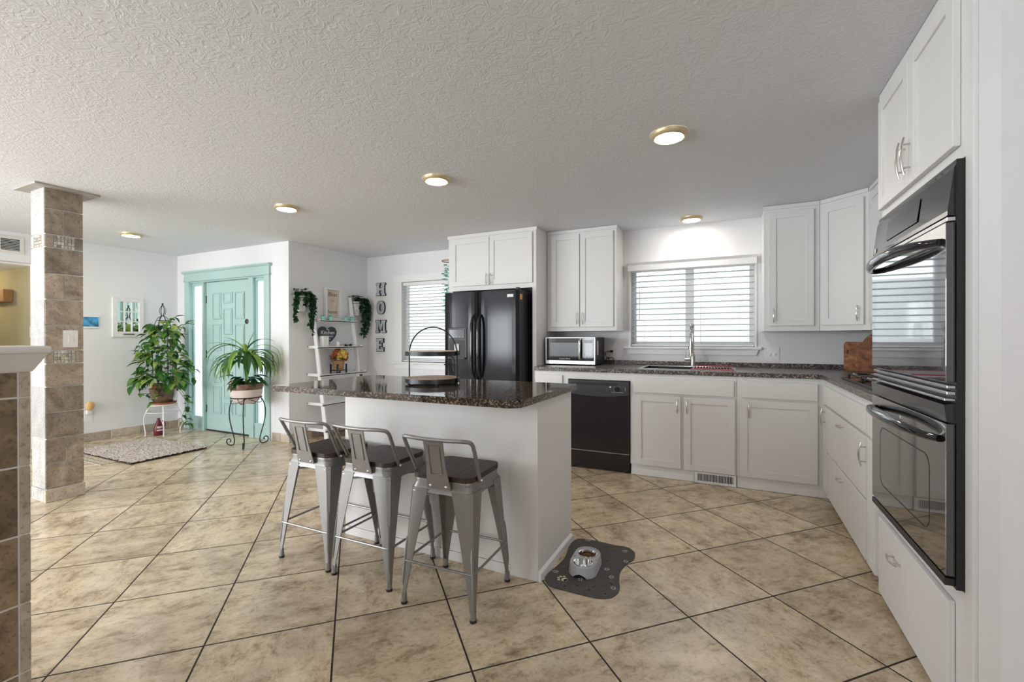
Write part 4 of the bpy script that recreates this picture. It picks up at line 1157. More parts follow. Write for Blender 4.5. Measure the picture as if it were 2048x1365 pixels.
# trim round the windows
b = B(); b.box(-1.068, .262, YB-.045, YB+.085, 1.142, 1.165, bev=.005)
b.prism([(-1.045, 1.142), (.240, 1.142), (.215, 1.085), (-1.02, 1.085)], YB-.018, YB, 'y'); struct(b.build('window_1_sill', 'trim_white'))
b = B(); b.box(-1.02, -.998, YB-.012, YB, 1.165, 2.035); b.box(.203, .222, YB-.012, YB, 1.165, 2.035); struct(b.build('window_1_casing', 'trim_white'))
b = B(); b.box(-4.33, -3.30, YB-.05, YB+.085, .905, .930, bev=.005); b.box(-4.30, -3.33, YB-.018, YB, .835, .905)
b.box(-4.295, -4.165, YB-.016, YB, .93, 2.045); b.box(-3.42, -3.33, YB-.016, YB, .93, 2.045)
b.prism([(-4.30, 2.045), (-3.33, 2.045), (-3.33, 2.105), (-3.315, 2.14), (-4.315, 2.14), (-4.30, 2.105)], YB-.030, YB, 'y')
struct(b.build('window_2_casing', 'trim_white'))
def blind(label, x0, x1, z0, z1, pitch, wandx, cords, tilt, depth=.050, yc=YB+.040):
    t = thing('window_blind', label, 'blind', ((x0+x1)/2, yc, z0))
    B().box(x0, x1, yc-.028, yc+.028, z1-.045, z1, bev=.003).build('headrail', 'trim_white', t)
    b = B(); z = z0+.045; a = math.radians(tilt)
    while z < z1-.055:
        dy, dz = depth/2*math.cos(a), depth/2*math.sin(a)
        b.prism([(yc-dy, z+dz), (yc+dy, z-dz), (yc+dy, z-dz+.003), (yc-dy, z+dz+.003)], x0+.004, x1-.004, 'x')
        z += pitch
    b.build('slats', 'blind_slat', t)
    B().box(x0+.003, x1-.003, yc-.026, yc+.026, z0+.002, z0+.022, bev=.004).build('bottom_rail', 'trim_white', t)
    b = B()
    for c in cords:
        for yy in (yc-.027, yc+.027): b.cyl((c, yy, z0+.02), (c, yy, z1-.04), .0013, n=5)
    b.build('ladder_cord', 'plate_beige', t)
    if wandx is not None: B().cyl((wandx, yc-.036, z1-.05), (wandx, yc-.036, z1-.05-.62*(z1-z0)), .004, n=8).build('wand', 'plate_beige', t)
    return t
t = blind('white horizontal slat blind in the wide kitchen window above the sink', W1[0]+.004, W1[1]-.004, W1[2]+.002, W1[3]-.012, .0600, -.905, (-.86, -.585, -.29, .07), 7, .056)
b = B(); b.box(-1.025, .222, YB-.050, YB-.014, 1.985, 2.062, bev=.004); b.prism([(YB-.052, 2.05), (YB-.066, 2.072), (YB-.014, 2.072), (YB-.014, 2.05)], -1.03, .228, 'x')
b.build('valance', 'trim_white', t)
blind('white slat blind in the narrow window beside the HOME letters', W2[0]+.004, W2[1]-.004, W2[2]+.002, W2[3]-.004, .0445, -4.07, (-3.98, -3.55), 9, .046)

# ================================================================== ENTRY DOOR
t = empty_struct('door_1', (-6.03, YD+.06, 0))
yd0, yd1 = YD+.035, YD+.080
Dx0, Dx1 = -6.507, -5.560
d = B().box(Dx0, Dx1, yd0, yd1, .018, 2.030).build('door_panel', 'mint_paint', t)
W_, H_ = Dx1-Dx0, 2.012
cols = {(.145, .345): ((.075, .252), (.286, .463), (.50, .675), (.707, .888)), (.40, .60): ((.076, .146), (.184, .355), (.39, .567), (.602, .78), (.814, .887)), (.655, .865): ((.078, .253), (.289, .462), (.50, .675), (.71, .888))}
b = B(); g = B()
for (u0, u1), rows in cols.items():
    for v0, v1 in rows:
        xa, xb, za, zb_ = Dx0+u0*W_, Dx0+u1*W_, 2.030-v1*H_, 2.030-v0*H_
        k = .012
        # raised field inside a moulded groove
        for q in ((xa, xb, za, za+k), (xa, xb, zb_-k, zb_), (xa, xa+k, za+k, zb_-k), (xb-k, xb, za+k, zb_-k)):
            b.box(q[0], q[1], yd0-.010, yd0, q[2], q[3], bev=.003, seg=1)
        b.prism([(xa+.03, za+.03), (xb-.03, za+.03), (xb-.03, zb_-.03), (xa+.03, zb_-.03)], yd0-.007, yd0, 'y')
        for q in ((xa-.003, xb+.003, za-.003, za), (xa-.003, xb+.003, zb_, zb_+.003), (xa-.003, xa, za, zb_), (xb, xb+.003, za, zb_)):
            g.box(q[0], q[1], yd0-.0006, yd0, q[2], q[3])
b.build('raised_panel', 'mint_paint', d); g.build('panel_groove', 'groove_mint', d)
b = B(); x, z = Dx0+.91*W_, 2.03-.272*H_; b.lathe([(0, 0), (.032, 0), (.032, .008), (.022, .014), (0, .014)], (0, 0, 0), 24)
bmesh.ops.transform(b.bm, matrix=Matrix.Translation((x, yd0, z)) @ Matrix.Rotation(PI/2, 4, 'X'), verts=b.bm.verts)
b.build('deadbolt', 'black_plastic', d, smooth=True)
b = B(); x, z = Dx0+.925*W_, .98; b.cyl((x, yd0, z), (x, yd0-.045, z), .012, n=12); b.ball((x, yd0-.06, z), .028, 10); b.cyl((x, yd0, z), (x, yd0-.008, z), .032, n=20)
b.build('door_knob', 'black_plastic', d, smooth=True)
B().cyl((Dx0+.49*W_, yd0, 2.03-.272*H_), (Dx0+.49*W_, yd0-.004, 2.03-.272*H_), .008, n=12).build('peephole', 'black_plastic', d)
for z in (1.80, 1.05, .30): B().box(Dx0-.012, Dx0+.006, yd0-.006, yd0+.004, z-.05, z+.05).build('hinge', 'black_plastic', d)
B().box(Dx0, Dx1, yd0-.01, yd1+.03, 0, .018).build('threshold', 'door_dark', t)
# frame posts, casing and head
b = B()
b.box(-6.86, -6.825, YD, YD+.15, 0, 2.06); b.box(-5.245, -5.20, YD, YD+.15, 0, 2.06)
b.box(-6.545, -6.512, YD-.004, YD+.15, 0, 2.06); b.box(-5.556, -5.470, YD-.004, YD+.15, 0, 2.06)
b.box(-6.825, -5.245, YD, YD+.15, 2.035, 2.06)
b.build('door_frame', 'mint_paint', t)
b = B(); b.box(-6.925, -6.825, YD-.022, YD, 0, 2.06, bev=.004); b.box(-5.24, -5.14, YD-.022, YD, 0, 2.06, bev=.004)
b.box(-6.93, -5.135, YD-.026, YD, 2.06, 2.160)
b.prism([(YD, 2.160), (YD-.028, 2.160), (YD-.050, 2.180), (YD-.052, 2.196), (YD, 2.196)], -6.955, -5.11, 'x')
b.prism([(YD, 2.052), (YD-.034, 2.052), (YD-.034, 2.068), (YD, 2.068)], -6.94, -5.125, 'x')
b.build('casing', 'mint_paint', t)
for xa, xb, nm in ((-6.825, -6.545, 0), (-5.470, -5.245, 1)):
    b = B(); y0, y1 = YD+.030, YD+.070; f = .020
    b.box(xa, xa+f, y0, y1, .17, 2.035); b.box(xb-f, xb, y0, y1, .17, 2.035); b.box(xa, xb, YD+.012, y1, 0, .17); b.box(xa+f, xb-f, y0, y1, 2.0, 2.035); b.box(xa, xb, YD+.006, y0, .165, .185)
    sl = b.build('sidelight', 'mint_paint', t)
    B().box(xa+f, xb-f, YD+.046, YD+.052, .17, 2.0).build('frosted_pane', 'frosted_glass', sl)

# ================================================================== TILED PILLAR AND HALF WALL
pxf, py0, py1 = -4.740, 1.565, 1.800
struct(B().box(-4.975, pxf-.010, py0+.010, py1-.010, 0, C).build('wall_pillar', 'trim_white'))
def pillar_face(M, W, mat, mirror=False):
    """tiles on one face; M maps (u, outward, z)"""
    bt, bmz = B(), B(); g = .004; th = .010
    rows = [(.10, .488, 'f'), (.488, .89, 'f'), (.89, 1.069, 'f'), (1.069, 1.172, 'm'), (1.172, 1.569, 'f'), (1.569, 1.972, 'f'), (1.972, 2.073, 'm'), (2.073, 2.44, 'f')] if mirror else [(.10, .293, 'f'), (.293, .488, 's'), (.488, .689, 'f'), (.689, .89, 's'), (.89, 1.069, 'f'), (1.069, 1.172, 'm'), (1.172, 1.37, 's'), (1.37, 1.569, 'f'), (1.569, 1.769, 's'), (1.769, 1.972, 'f'), (1.972, 2.073, 'm'), (2.073, 2.273, 's'), (2.273, 2.44, 'f')]
    def tile(bb, u0, u1, z0, z1, th_=th, gg=g): bb.box(u0+gg, u1-gg, .0, th_, z0+gg, z1-gg, bev=.0015, seg=1, M=M)
    for z0, z1, k in rows:
        if k == 'f': tile(bt, 0, W, z0, z1)
        elif k == 's': tile(bt, 0, W*.49, z0, z1); tile(bt, W*.49, W, z0, z1)
        else:
            tile(bt, 0, W*.235, z0, z1); tile(bt, W*.77, W, z0, z1)
            n, m = 6, 4; a, c = W*.235, W*.77
            for i in range(n):
                for j in range(m):
                    tile(bmz, a+(c-a)*i/n, a+(c-a)*(i+1)/n, z0+.002+(z1-z0-.004)*j/m, z0+.002+(z1-z0-.004)*(j+1)/m, th, .0015)
    return bt, bmz
root = empty_struct('trim_2', ((pxf-4.975)/2, 1.68, 0))
bt, bz = pillar_face(plane((pxf-.010, py0, 0), (0, 1, 0), (1, 0, 0)), py1-py0, 0)
bt.build('stone_tiles', 'pillar_tile', root); bz.build('mosaic_tiles', 'mosaic_tile', root)
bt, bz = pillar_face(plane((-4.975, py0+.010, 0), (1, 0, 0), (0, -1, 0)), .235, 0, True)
bt.build('glare_tiles', 'pale_tile', root); bz.build('side_mosaic_tiles', 'mosaic_tile', root)  # face towards the windows, glare put into the stone colour
b = B(); b.box(pxf-.014, pxf+.012, py0-.004, py1, .0, .098, bev=.003, seg=1); b.build('base_tiles', 'base_tile', root)
b = B(); b.box(-4.975, pxf-.015, py0-.004, py0+.02, .0, .098, bev=.003, seg=1); b.build('glare_base_tile', 'pale_tile', root)
b = B(); b.prism([(-5.045, py0-.075), (-4.665, py0-.075), (-4.665, py1+.080), (-5.045, py1+.080)], C-.014, C-.001)
b.build('ceiling_plate', 'plate_shaded', root)
t = thing('light_switch', 'white rocker switch plate on the tiled pillar', 'switch', (pxf, 1.715, 1.27))
b = B(); b.prism(rrect(1.670, 1.760, 1.195, 1.330, .006), pxf+.001, pxf+.007, 'x'); b.build('plate', 'plate_white', t)
B().box(pxf+.006, pxf+.011, 1.700, 1.730, 1.235, 1.290, bev=.002).build('rocker', 'plate_white', t)

hx, hy = -2.200, .690
struct(B().box(-2.34, hx-.008, -2.6, hy-.008, 0, 1.150).build('wall_half', 'half_wall_tile'))
root = empty_struct('trim_3', (-2.27, -.95, 0))
b = B(); g = .0035
zr = [0, .109, .347, .585, .823, 1.061, 1.150]
for z0, z1 in zip(zr, zr[1:]):
    y = hy-.030
    k = 0
    while y > -2.6:
        y0 = max(y-.335, -2.6); b.box(hx-.010, hx, y0+g, y-g, z0+g, z1-g, bev=.001, seg=1); y = y0
b.build('half_wall_tiles', 'half_wall_tile', root)
B().box(hx-.012, hx-.003, -2.6, hy-.004, 0, 1.15).build('grout', 'half_cap_paint', root)
b = B()
for z0, z1 in zip(zr, zr[1:]): b.box(hx-.014, hx+.001, hy-.028, hy-.001, z0+.002, z1-.002, bev=.004)
b.build('bullnose_tiles', 'base_tile', root)
b = B(); b.box(-2.355, hx-.012, hy-.010, hy, 0, 1.15, bev=.002, seg=1); b.build('end_tiles', 'half_wall_tile', root)
b = B()
def ring(e, z): return [(-2.34-e, -2.6, z), (hx+e, -2.6, z), (hx+e, hy+e*.75, z), (-2.34-e, hy+e*.75, z)]
b.loft([ring(.004, 1.150), ring(.010, 1.158), ring(.038, 1.205), ring(.042, 1.212)])
b.build('cap_moulding', 'half_cap_paint', root)
b = B(); b.box(-2.392, hx+.052, -2.6, hy+.040, 1.212, 1.238, bev=.008); b.build('cap_board', 'half_cap_paint', root)

# ================================================================== LEFT WALL
t = thing('wall_vent', 'white return-air grille high on the far left wall', 'vent', (XL, 1.96, 2.295))
b = B(); y0, y1, z0, z1 = 1.72, 2.185, 2.205, 2.390
b.box(XL, XL+.010, y0, y1, z0, z0+.030); b.box(XL, XL+.010, y0, y1, z1-.030, z1); b.box(XL, XL+.010, y0, y0+.03, z0+.03, z1-.03); b.box(XL, XL+.010, y1-.03, y1, z0+.03, z1-.03); b.box(XL, XL+.010, 1.975, 2.005, z0+.03, z1-.03)
b.build('frame', 'plate_beige', t)
B().box(XL+.0005, XL+.0015, y0+.03, y1-.03, z0+.03, z1-.03).build('opening', 'slot_dark', t)
b = B(); z = z0+.036
while z < z1-.035:
    b.prism([(XL+.002, z), (XL+.009, z+.006), (XL+.009, z+.0075), (XL+.002, z+.0015)], y0+.03, y1-.03, 'y'); z += .017
b.build('louvre', 'grey_plastic', t)
t = thing('door_chime', 'small brown box hanging on the dim hall wall at far left', 'chime', (-8.0, 2.30, 1.71))
b = B(); b.box(-8.22, -7.80, 2.215, 2.30, 1.71, 1.856, bev=.006); b.build('case', 'chime_box', t)
t = thing('hall_switch', 'pale switch plate on the hall wall, partly behind the pillar', 'switch', (-7.28, 2.30, 1.34))
b = B(); b.prism(rrect(-7.33, -7.22, 1.275, 1.405, .006), 2.293, 2.30, 'y'); b.build('plate', 'plate_beige', t)
B().box(-7.285, -7.265, 2.288, 2.294, 1.325, 1.355).build('toggle', 'plate_white', t)
t = thing('picture', 'small blue abstract picture on the left wall beside the pillar', 'picture', (XL, 2.755, 1.46))
B().box(XL, XL+.014, 2.665, 2.848, 1.392, 1.532, bev=.002).build('board', 'plate_white', t)
B().box(XL+.0138, XL+.0146, 2.668, 2.845, 1.412, 1.530).build('painting', 'art_blue', t)
t = thing('window_mirror', 'whitewashed nine-pane window mirror on the left wall', 'mirror', (XL, 3.145, 1.535))
y0, y1, z0, z1 = 2.985, 3.325, 1.285, 1.795; X0 = XL
b = B(); b.box(X0, X0+.024, y0, y0+.05, z0, z1, bev=.002, seg=1); b.box(X0, X0+.024, y1-.05, y1, z0, z1, bev=.002, seg=1)
b.box(X0, X0+.024, y0+.05, y1-.05, z0, z0+.07, bev=.002, seg=1); b.box(X0, X0+.024, y0+.05, y1-.05, z1-.05, z1, bev=.002, seg=1)
b.build('frame', 'distressed_white', t)
B().box(X0+.004, X0+.008, y0+.045, y1-.045, z0+.06, z1-.045).build('glass', 'mirror', t)
b = B()
for i in (1, 2):
    y = y0+.05+(y1-y0-.10)*i/3; b.box(X0+.008, X0+.020, y-.006, y+.006, z0+.07, z1-.05)
    z = z0+.07+(z1-z0-.12)*i/3; b.box(X0+.008, X0+.019, y0+.05, y1-.05, z-.006, z+.006)
b.build('glazing_bar', 'distressed_white', t)
b = B(); ym = (y0+y1)/2; b.tube([(X0+.024, ym-.055, z0+.035), (X0+.044, ym-.05, z0+.035), (X0+.044, ym+.05, z0+.035), (X0+.024, ym+.055, z0+.035)], .006, 8); b.build('pull_handle', 'black_plastic', t, smooth=True)
t = thing('light_switch', 'pale triple switch plate on the wall between pothos and mint door', 'switch', (-7.02, YD, 1.31))
b = B(); b.prism(rrect(-7.10, -6.965, 1.250, 1.378, .006), YD-.006, YD, 'y'); b.build('plate', 'plate_beige', t)
b = B()
for x in (-7.07, -7.033, -6.995): b.box(x-.004, x+.004, YD-.014, YD-.005, 1.305, 1.325)
b.build('toggle', 'plate_beige', t)
t = thing('wall_outlet', 'white socket low on the left wall just right of the pillar', 'outlet', (XL, 2.745, .30))
b = B(); b.prism(rrect(2.705, 2.785, .245, .375, .006), XL, XL+.006, 'x'); b.build('plate', 'plate_white', t)
t = thing('air_freshener', 'small amber plug-in air freshener above the low socket by the pillar', 'air freshener', (XL, 2.745, .42))
b = B(); b.box(XL+.0065, XL+.04, 2.715, 2.775, .335, .385, bev=.01); b.build('plug_body', 'plate_white', t)
b = B(); b.ball((XL+.045, 2.745, .435), .045, 10, (.6, 1, 1.25)); b.build('bulb', 'freshener', t, smooth=True)

# ================================================================== RUG AND MAT
t = thing('entry_rug', 'brown shaggy rug on the entry floor between pillar and door', 'rug', (-5.97, 2.78, .0035))
b = B(); nx, ny = 90, 60; x0, x1, y0, y1 = -6.56, -5.40, 2.405, 3.145
vs = [[b.bm.verts.new((x0+(x1-x0)*i/nx + random.uniform(-.006, .006), y0+(y1-y0)*j/ny + random.uniform(-.006, .006), .022+random.uniform(-.008, .006))) for j in range(ny+1)] for i in range(nx+1)]
for i in range(nx):
    for j in range(ny): b.bm.faces.new((vs[i][j], vs[i+1][j], vs[i+1][j+1], vs[i][j+1]))
b.build('pile', 'rug_pile', t)
B().box(x0+.004, x1-.004, y0+.004, y1-.004, .0036, .016).build('backing', 'soil', t)
t = thing('woven_mat', 'thin patterned woven mat peeking out from under the brown rug', 'mat', (-6.15, 2.55, 0))
B().box(-6.62, -5.66, 2.275, 2.90, 0, .0033).build('weave', 'mat_weave', t)
b = B()
for i in range(13): b.box(-6.60+i*.075, -6.545+i*.075, 2.285, 2.292, .0032, .0036); b.box(-6.60+i*.075, -6.555+i*.075, 2.345, 2.352, .0032, .0036)
b.build('stitched_pattern', 'soil', t)

# ================================================================== POTHOS ON WHITE STAND
px_, py_ = -6.70, 3.345
t = thing('plant_stand', 'white wire stool used as a plant stand in the entry corner', 'plant stand', (px_, py_, 0))
b = B(); b.lathe([(0, .392), (.150, .392), (.158, .398), (.158, .408), (.150, .412), (0, .412)], (px_, py_, 0), 28); b.build('seat', 'wire_white', t, smooth=True)
for k in range(4):
    a = PI/4 + k*PI/2 + .35; c, s_ = math.cos(a), math.sin(a)
    pth = [(px_+r*c, py_+r*s_, z) for r, z in ((.135, .395), (.165, .33), (.195, .24), (.192, .14), (.180, .05), (.185, .004))]
    B().tube(smooth_path(pth, 4), .0075, 8).build('leg', 'wire_white', t, smooth=True)
b = B(); b.tube([(px_+.176*math.cos(2*PI*i/24), py_+.176*math.sin(2*PI*i/24), .31) for i in range(24)], .004, 6, closed=True); b.build('ring_brace', 'wire_white', t, smooth=True)
t = thing('pothos', 'large climbing pothos in a bronze pot on the white stand', 'potted plant', (px_, py_, .412))
b = B(); b.lathe([(0, 0), (.135, 0), (.150, .022), (.140, .022), (.128, .008), (0, .008)], (px_, py_, .412), 32); b.build('saucer', 'terracotta', t, smooth=True)
b = B(); b.lathe([(0, .008), (.085, .008), (.098, .02), (.125, .08), (.142, .17), (.150, .20), (.142, .202), (.132, .17), (.1, .1), (0, .1)], (px_, py_, .412), 36); b.build('pot', 'pot_bronze', t, smooth=True)
b = B(); b.lathe([(.118, .12), (.128, .235), (.136, .24), (.136, .262), (.120, .262), (.108, .15)], (px_, py_, .412), 30); b.build('inner_pot', 'pot_red', t, smooth=True)
b = B(); b.lathe([(0, .235), (.118, .235), (.118, .22), (0, .22)], (px_, py_, .412), 24); b.build('soil', 'soil', t)
b = B()
for k in range(6):
    a = 2*PI*k/6; pth = [(px_+r*math.cos(a), py_+r*math.sin(a), z) for r, z in ((.10, .64), (.105, .9), (.10, 1.2), (.085, 1.42), (.055, 1.52), (.012, 1.56))]
    b.tube(smooth_path(pth, 3), .0035, 5)
    pth = [(px_+r*math.cos(a), py_+r*math.sin(a), z) for r, z in ((.008, 1.555), (.035, 1.61), (.026, 1.66), (.002, 1.705))]
    b.tube(smooth_path(pth, 3), .0028, 5)
for z, r in ((.80, .104), (1.10, .102), (1.40, .088), (1.50, .062)): b.tube([(px_+r*math.cos(2*PI*i/16), py_+r*math.sin(2*PI*i/16), z) for i in range(16)], .003, 5, closed=True)
b.ball((px_, py_, 1.715), .011, 8)
b.build('trellis', 'wire_black', t, smooth=True)
b = B(); st_ = B()
R = random.Random(5)
def cone_r(z): return .13 + .15*max(0, 1-(z-.68)/.85)
for k in range(330):
    z = .66 + .80*R.random()**1.25
    a = R.random()*2*PI; r = cone_r(z)*(.45+.65*R.random())
    p = Vector((px_+r*math.cos(a), py_+r*math.sin(a), z))
    d = Vector((math.cos(a+R.uniform(-.8, .8)), math.sin(a+R.uniform(-.8, .8)), R.uniform(-1.0, .25)))
    L = R.uniform(.075, .145)
    b.leaf(p, d, (R.uniform(-.3, .3), R.uniform(-.3, .3), 1), L, L*.68, .3)
# trailing and reaching vines
vines = [[(0, .10, .95), (-.02, .28, 1.0), (.02, .34, .93), (.05, .36, .84)], [(.02, .10, 1.15), (.03, .20, 1.38), (.04, .26, 1.47), (.05, .33, 1.46)], [(0, .05, 1.45), (0, .10, 1.52), (.02, .14, 1.55)],
         [(.05, -.14, .72), (.10, -.26, .80), (.12, -.32, .70), (.10, -.30, .58), (.08, -.22, .54)], [(0, -.12, .95), (.04, -.23, 1.12), (.05, -.27, 1.17), (.06, -.30, 1.1)],
         [(.05, .14, .66), (.10, .20, .5), (.10, .21, .33), (.12, .16, .2), (.12, .20, .10)], [(.08, .1, .66), (.14, .16, .5), (.10, .25, .40), (.05, .24, .22), (.1, .26, .12)], [(.08, -.1, .65), (.14, -.16, .56), (.15, -.19, .45)],
         [(0, .1, .8), (.04, .24, .88), (.06, .31, .8), (.08, .33, .7)]]
for v in vines:
    pth = smooth_path([(px_+p[0], py_+p[1], p[2]) for p in v], 6)
    st_.tube(pth, .0032, 5)
    for i in range(2, len(pth), 2):
        d = Vector((R.uniform(-.6, .9), R.uniform(-1, 1), R.uniform(-.8, .5))); L = R.uniform(.07, .12)
        if i < 6 and R.random() < .4: continue
        b.leaf(pth[i], d, (0, 0, 1), L, L*.62, .3)
st_.build('vine_stem', 'strap_leaf', t, smooth=True)
b.build('foliage', 'pothos_leaf', t)
# bottle of plant food under the stand
jx, jy = -6.735, 3.31
t = thing('maroon_jug', 'small maroon plastic jug with pale label under the white plant stand', 'jug', (jx, jy, 0))
b = B(); rings = []
for z, hw_, hd in ((0, .050, .036), (.01, .056, .040), (.085, .056, .040), (.115, .048, .036), (.15, .036, .030), (.19, .022, .022), (.205, .016, .016)):
    rings.append([(jx+hd*math.cos(2*PI*i/20), jy+hw_*math.sin(2*PI*i/20), z) for i in range(20)])
b.loft(rings); b.tube(smooth_path([(jx+.02, jy+.030, .185), (jx+.03, jy+.055, .17), (jx+.03, jy+.058, .12), (jx+.025, jy+.050, .10)], 4), .009, 8)
b.build('bottle', 'jug_maroon', t, smooth=True)
b = B(); b.cyl((jx, jy, .203), (jx, jy, .225), .017, n=14); b.build('cap', 'jug_maroon', t)
b = B()
vsr = []
for z in (.062, .12):
    vsr.append([b.bm.verts.new((jx+(.0412-.0*z if z < .1 else .0365)*math.cos(a), jy+(.0572 if z < .1 else .0485)*math.sin(a), z)) for a in [-.7+1.4*i/8 for i in range(9)]])
for i in range(8): b.bm.faces.new((vsr[0][i], vsr[0][i+1], vsr[1][i+1], vsr[1][i]))
b.build('label', 'label_pink', t)

# ================================================================== DRACAENA ON BLACK WIRE STAND
dx_, dy_ = -5.12, 3.42
t = thing('wire_plant_stand', 'tall black scrollwork plant stand in front of the mint door', 'plant stand', (dx_, dy_, 0))
b = B(); b.tube([(dx_+.160*math.cos(2*PI*i/28), dy_+.160*math.sin(2*PI*i/28), .575) for i in range(28)], .006, 7, closed=True)
for k in range(3):
    a0 = PI/2+2*PI*k/3
    pth = [(dx_+.16*math.cos(a0+j*2*PI/3/8), dy_+.16*math.sin(a0+j*2*PI/3/8), .575-.06*math.sin(PI*j/8)) for j in range(9)]
    b.tube(pth, .0035, 6)
for a in (0.4, 0.4+PI/2): b.tube([(dx_+.16*math.cos(a), dy_+.16*math.sin(a), .575), (dx_+.10*math.cos(a), dy_+.10*math.sin(a), .500), (dx_-.10*math.cos(a), dy_-.10*math.sin(a), .500), (dx_-.16*math.cos(a), dy_-.16*math.sin(a), .575)], .004, 6)
b.build('hoop', 'wire_black', t, smooth=True)
for a in (math.radians(78), math.radians(200), math.radians(318)):
    c, s_ = math.cos(a), math.sin(a)
    prof = [(.150, .575), (.195, .50), (.215, .40), (.205, .28), (.170, .15), (.150, .07), (.158, .020), (.185, .0065), (.225, .012), (.248, .040), (.238, .072), (.212, .080), (.196, .062), (.204, .044)]
    b = B(); b.tube(smooth_path([(dx_+r*c, dy_+r*s_, z) for r, z in prof], 5), .0062, 7); b.build('leg', 'wire_black', t, smooth=True)
t = thing('dracaena', 'arching strap-leaf plant in a blush planter on the black wire stand', 'potted plant', (dx_, dy_, .506))
zp = .506
b = B(); b.lathe([(0, 0), (.085, 0), (.125, .020), (.152, .060), (.166, .11), (.170, .165), (.164, .165), (.15, .11), (.1, .05), (0, .05)], (dx_, dy_, zp), 40); b.build('planter', 'planter_blush', t, smooth=True)
b = B(); b.lathe([(.1685, .160), (.171, .165), (.174, .222), (.178, .224), (.178, .230), (.160, .230), (.156, .160), (.1685, .160)], (dx_, dy_, zp), 40); b.build('rim_band', 'planter_band', t, smooth=True)
b = B(); b.lathe([(0, .205), (.150, .205), (.15, .195), (0, .195)], (dx_, dy_, zp), 28); b.build('soil', 'soil', t)
b = B(); b.tube(smooth_path([(dx_, dy_, zp+.2), (dx_+.005, dy_, zp+.35), (dx_, dy_+.005, zp+.60)], 4), [.010]*8+[.008], 8); b.build('stem', 'basket_weave', t, smooth=True)
def strap(b, p, az, up0, L, W, droop, n=10):
    """long arching leaf"""
    p = Vector(p); h = Vector((math.cos(az), math.sin(az), 0)); rows = []
    el = up0; q = p.copy(); side = Vector((-math.sin(az), math.cos(az), 0))
    for i in range(n+1):
        f = i/n
        wd = W*.5*(.45+.55*math.sin(PI*min(1, f*1.5)*.5))*(1-f**3)+.0005
        d = h*math.cos(el)+Vector((0, 0, 1))*math.sin(el)
        nr = side.cross(d)
        rows.append([b.bm.verts.new(q-side*wd+nr*wd*-.3), b.bm.verts.new(q), b.bm.verts.new(q+side*wd+nr*wd*-.3)])
        q = q+d*(L/n); el -= droop/n; q.y = min(q.y, 3.70)
    for r0, r1 in zip(rows, rows[1:]):
        b.bm.faces.new((r0[0], r0[1], r1[1], r1[0])); b.bm.faces.new((r0[1], r0[2], r1[2], r1[1]))
b = B(); R = random.Random(8)
top_ = (dx_, dy_, zp+.60)
# view from the kitchen: image right is roughly (+.6,+.8), left the reverse
for az, up, L, W, dr in ((50, 78, .30, .040, .3), (56, 50, .62, .045, 2.9), (60, 38, .60, .05, 2.7), (75, 30, .55, .045, 2.6), (48, 20, .50, .05, 2.2), (70, 5, .46, .05, 1.6), (225, 62, .60, .045, 2.8), (232, 45, .55, .055, 2.6), (240, 30, .52, .05, 2.4), (215, 22, .50, .05, 2.2), (228, 58, .50, .03, 1.5), (245, 10, .48, .05, 1.9), (300, 40, .52, .06, 2.6), (330, 25, .48, .065, 2.4), (350, 40, .50, .06, 2.5), (15, 30, .50, .06, 2.5), (280, 15, .46, .05, 2.1), (130, 40, .5, .05, 2.5), (160, 30, .5, .05, 2.5), (100, 45, .5, .045, 2.4), (20, 60, .42, .04, 1.6), (260, 70, .35, .035, 1.2), (190, 30, .5, .05, 2.3), (320, 65, .40, .04, 1.8)):
    strap(b, (top_[0], top_[1], top_[2]-R.uniform(0, .10)), math.radians(az), math.radians(up), L, W*1.3, dr)
    strap(b, (top_[0], top_[1], top_[2]-.06-R.uniform(0, .12)), math.radians(az+R.uniform(-18, 18)), math.radians(up-R.uniform(0, 20)), L*R.uniform(.8, .95), W*1.2, dr*.95)
b.build('strap_leaves', 'strap_leaf', t)
b = B()
for k in range(26):
    a = R.random()*2*PI; r = .05+.09*R.random(); L = R.uniform(.11, .17)
    b.leaf((dx_+r*math.cos(a), dy_+r*math.sin(a), zp+.22+R.random()*.10), (math.cos(a), math.sin(a), R.uniform(-.4, .4)), (0, 0, 1), L, L*.5, .5)
b.build('broad_leaves', 'broad_leaf', t)
b = B(); b.ball((dx_-.07, dy_-.10, zp+.245), .028, 8); b.build('clay_ball', 'terracotta', t, smooth=True)

# ================================================================== LADDER SHELF
t = thing('ladder_shelf', 'white leaning ladder shelf with five shelves against the short wall', 'shelf', (-4.65, 4.37, 0))
yn, yf_ = 4.050, 4.700
def rail_x(z): return -4.515 - (4.79-4.515)*z/1.845
for y in (yn, yf_):
    b = B(); w2 = .032
    b.prism([(rail_x(0)-w2, 0), (rail_x(0)+w2, 0), (rail_x(1.845)+w2*.75, 1.845), (max(rail_x(1.845)-w2, XA+.001), 1.83)], y-.010, y+.010, 'y')
    b.build('rail', 'trim_white', t)
for z, ya, yb, xf in ((1.478, 4.115, 4.735, -4.690), (1.135, 4.015, 4.775, -4.620), (.787, 4.005, 4.800, -4.570), (.425, 4.005, 4.800, -4.525), (.105, 4.005, 4.800, -4.480)):
    b = B(); xb = XA+.006
    b.box(xb, xf, ya, yb, z, z+.012); b.box(xb, xb+.012, ya, yb, z+.012, z+.030); b.box(xf-.012, xf, ya, yb, z-.006, z+.020); b.box(xb, xf-.012, ya, ya+.012, z+.012, z+.034); b.box(xb, xf-.012, yb-.012, yb, z+.012, z+.034)
    b.build('shelf', 'trim_white', t)
B().box(-4.600, -4.568, yf_-.012, yf_+.012, .745, .765).build('bracket', 'dark_steel', t)
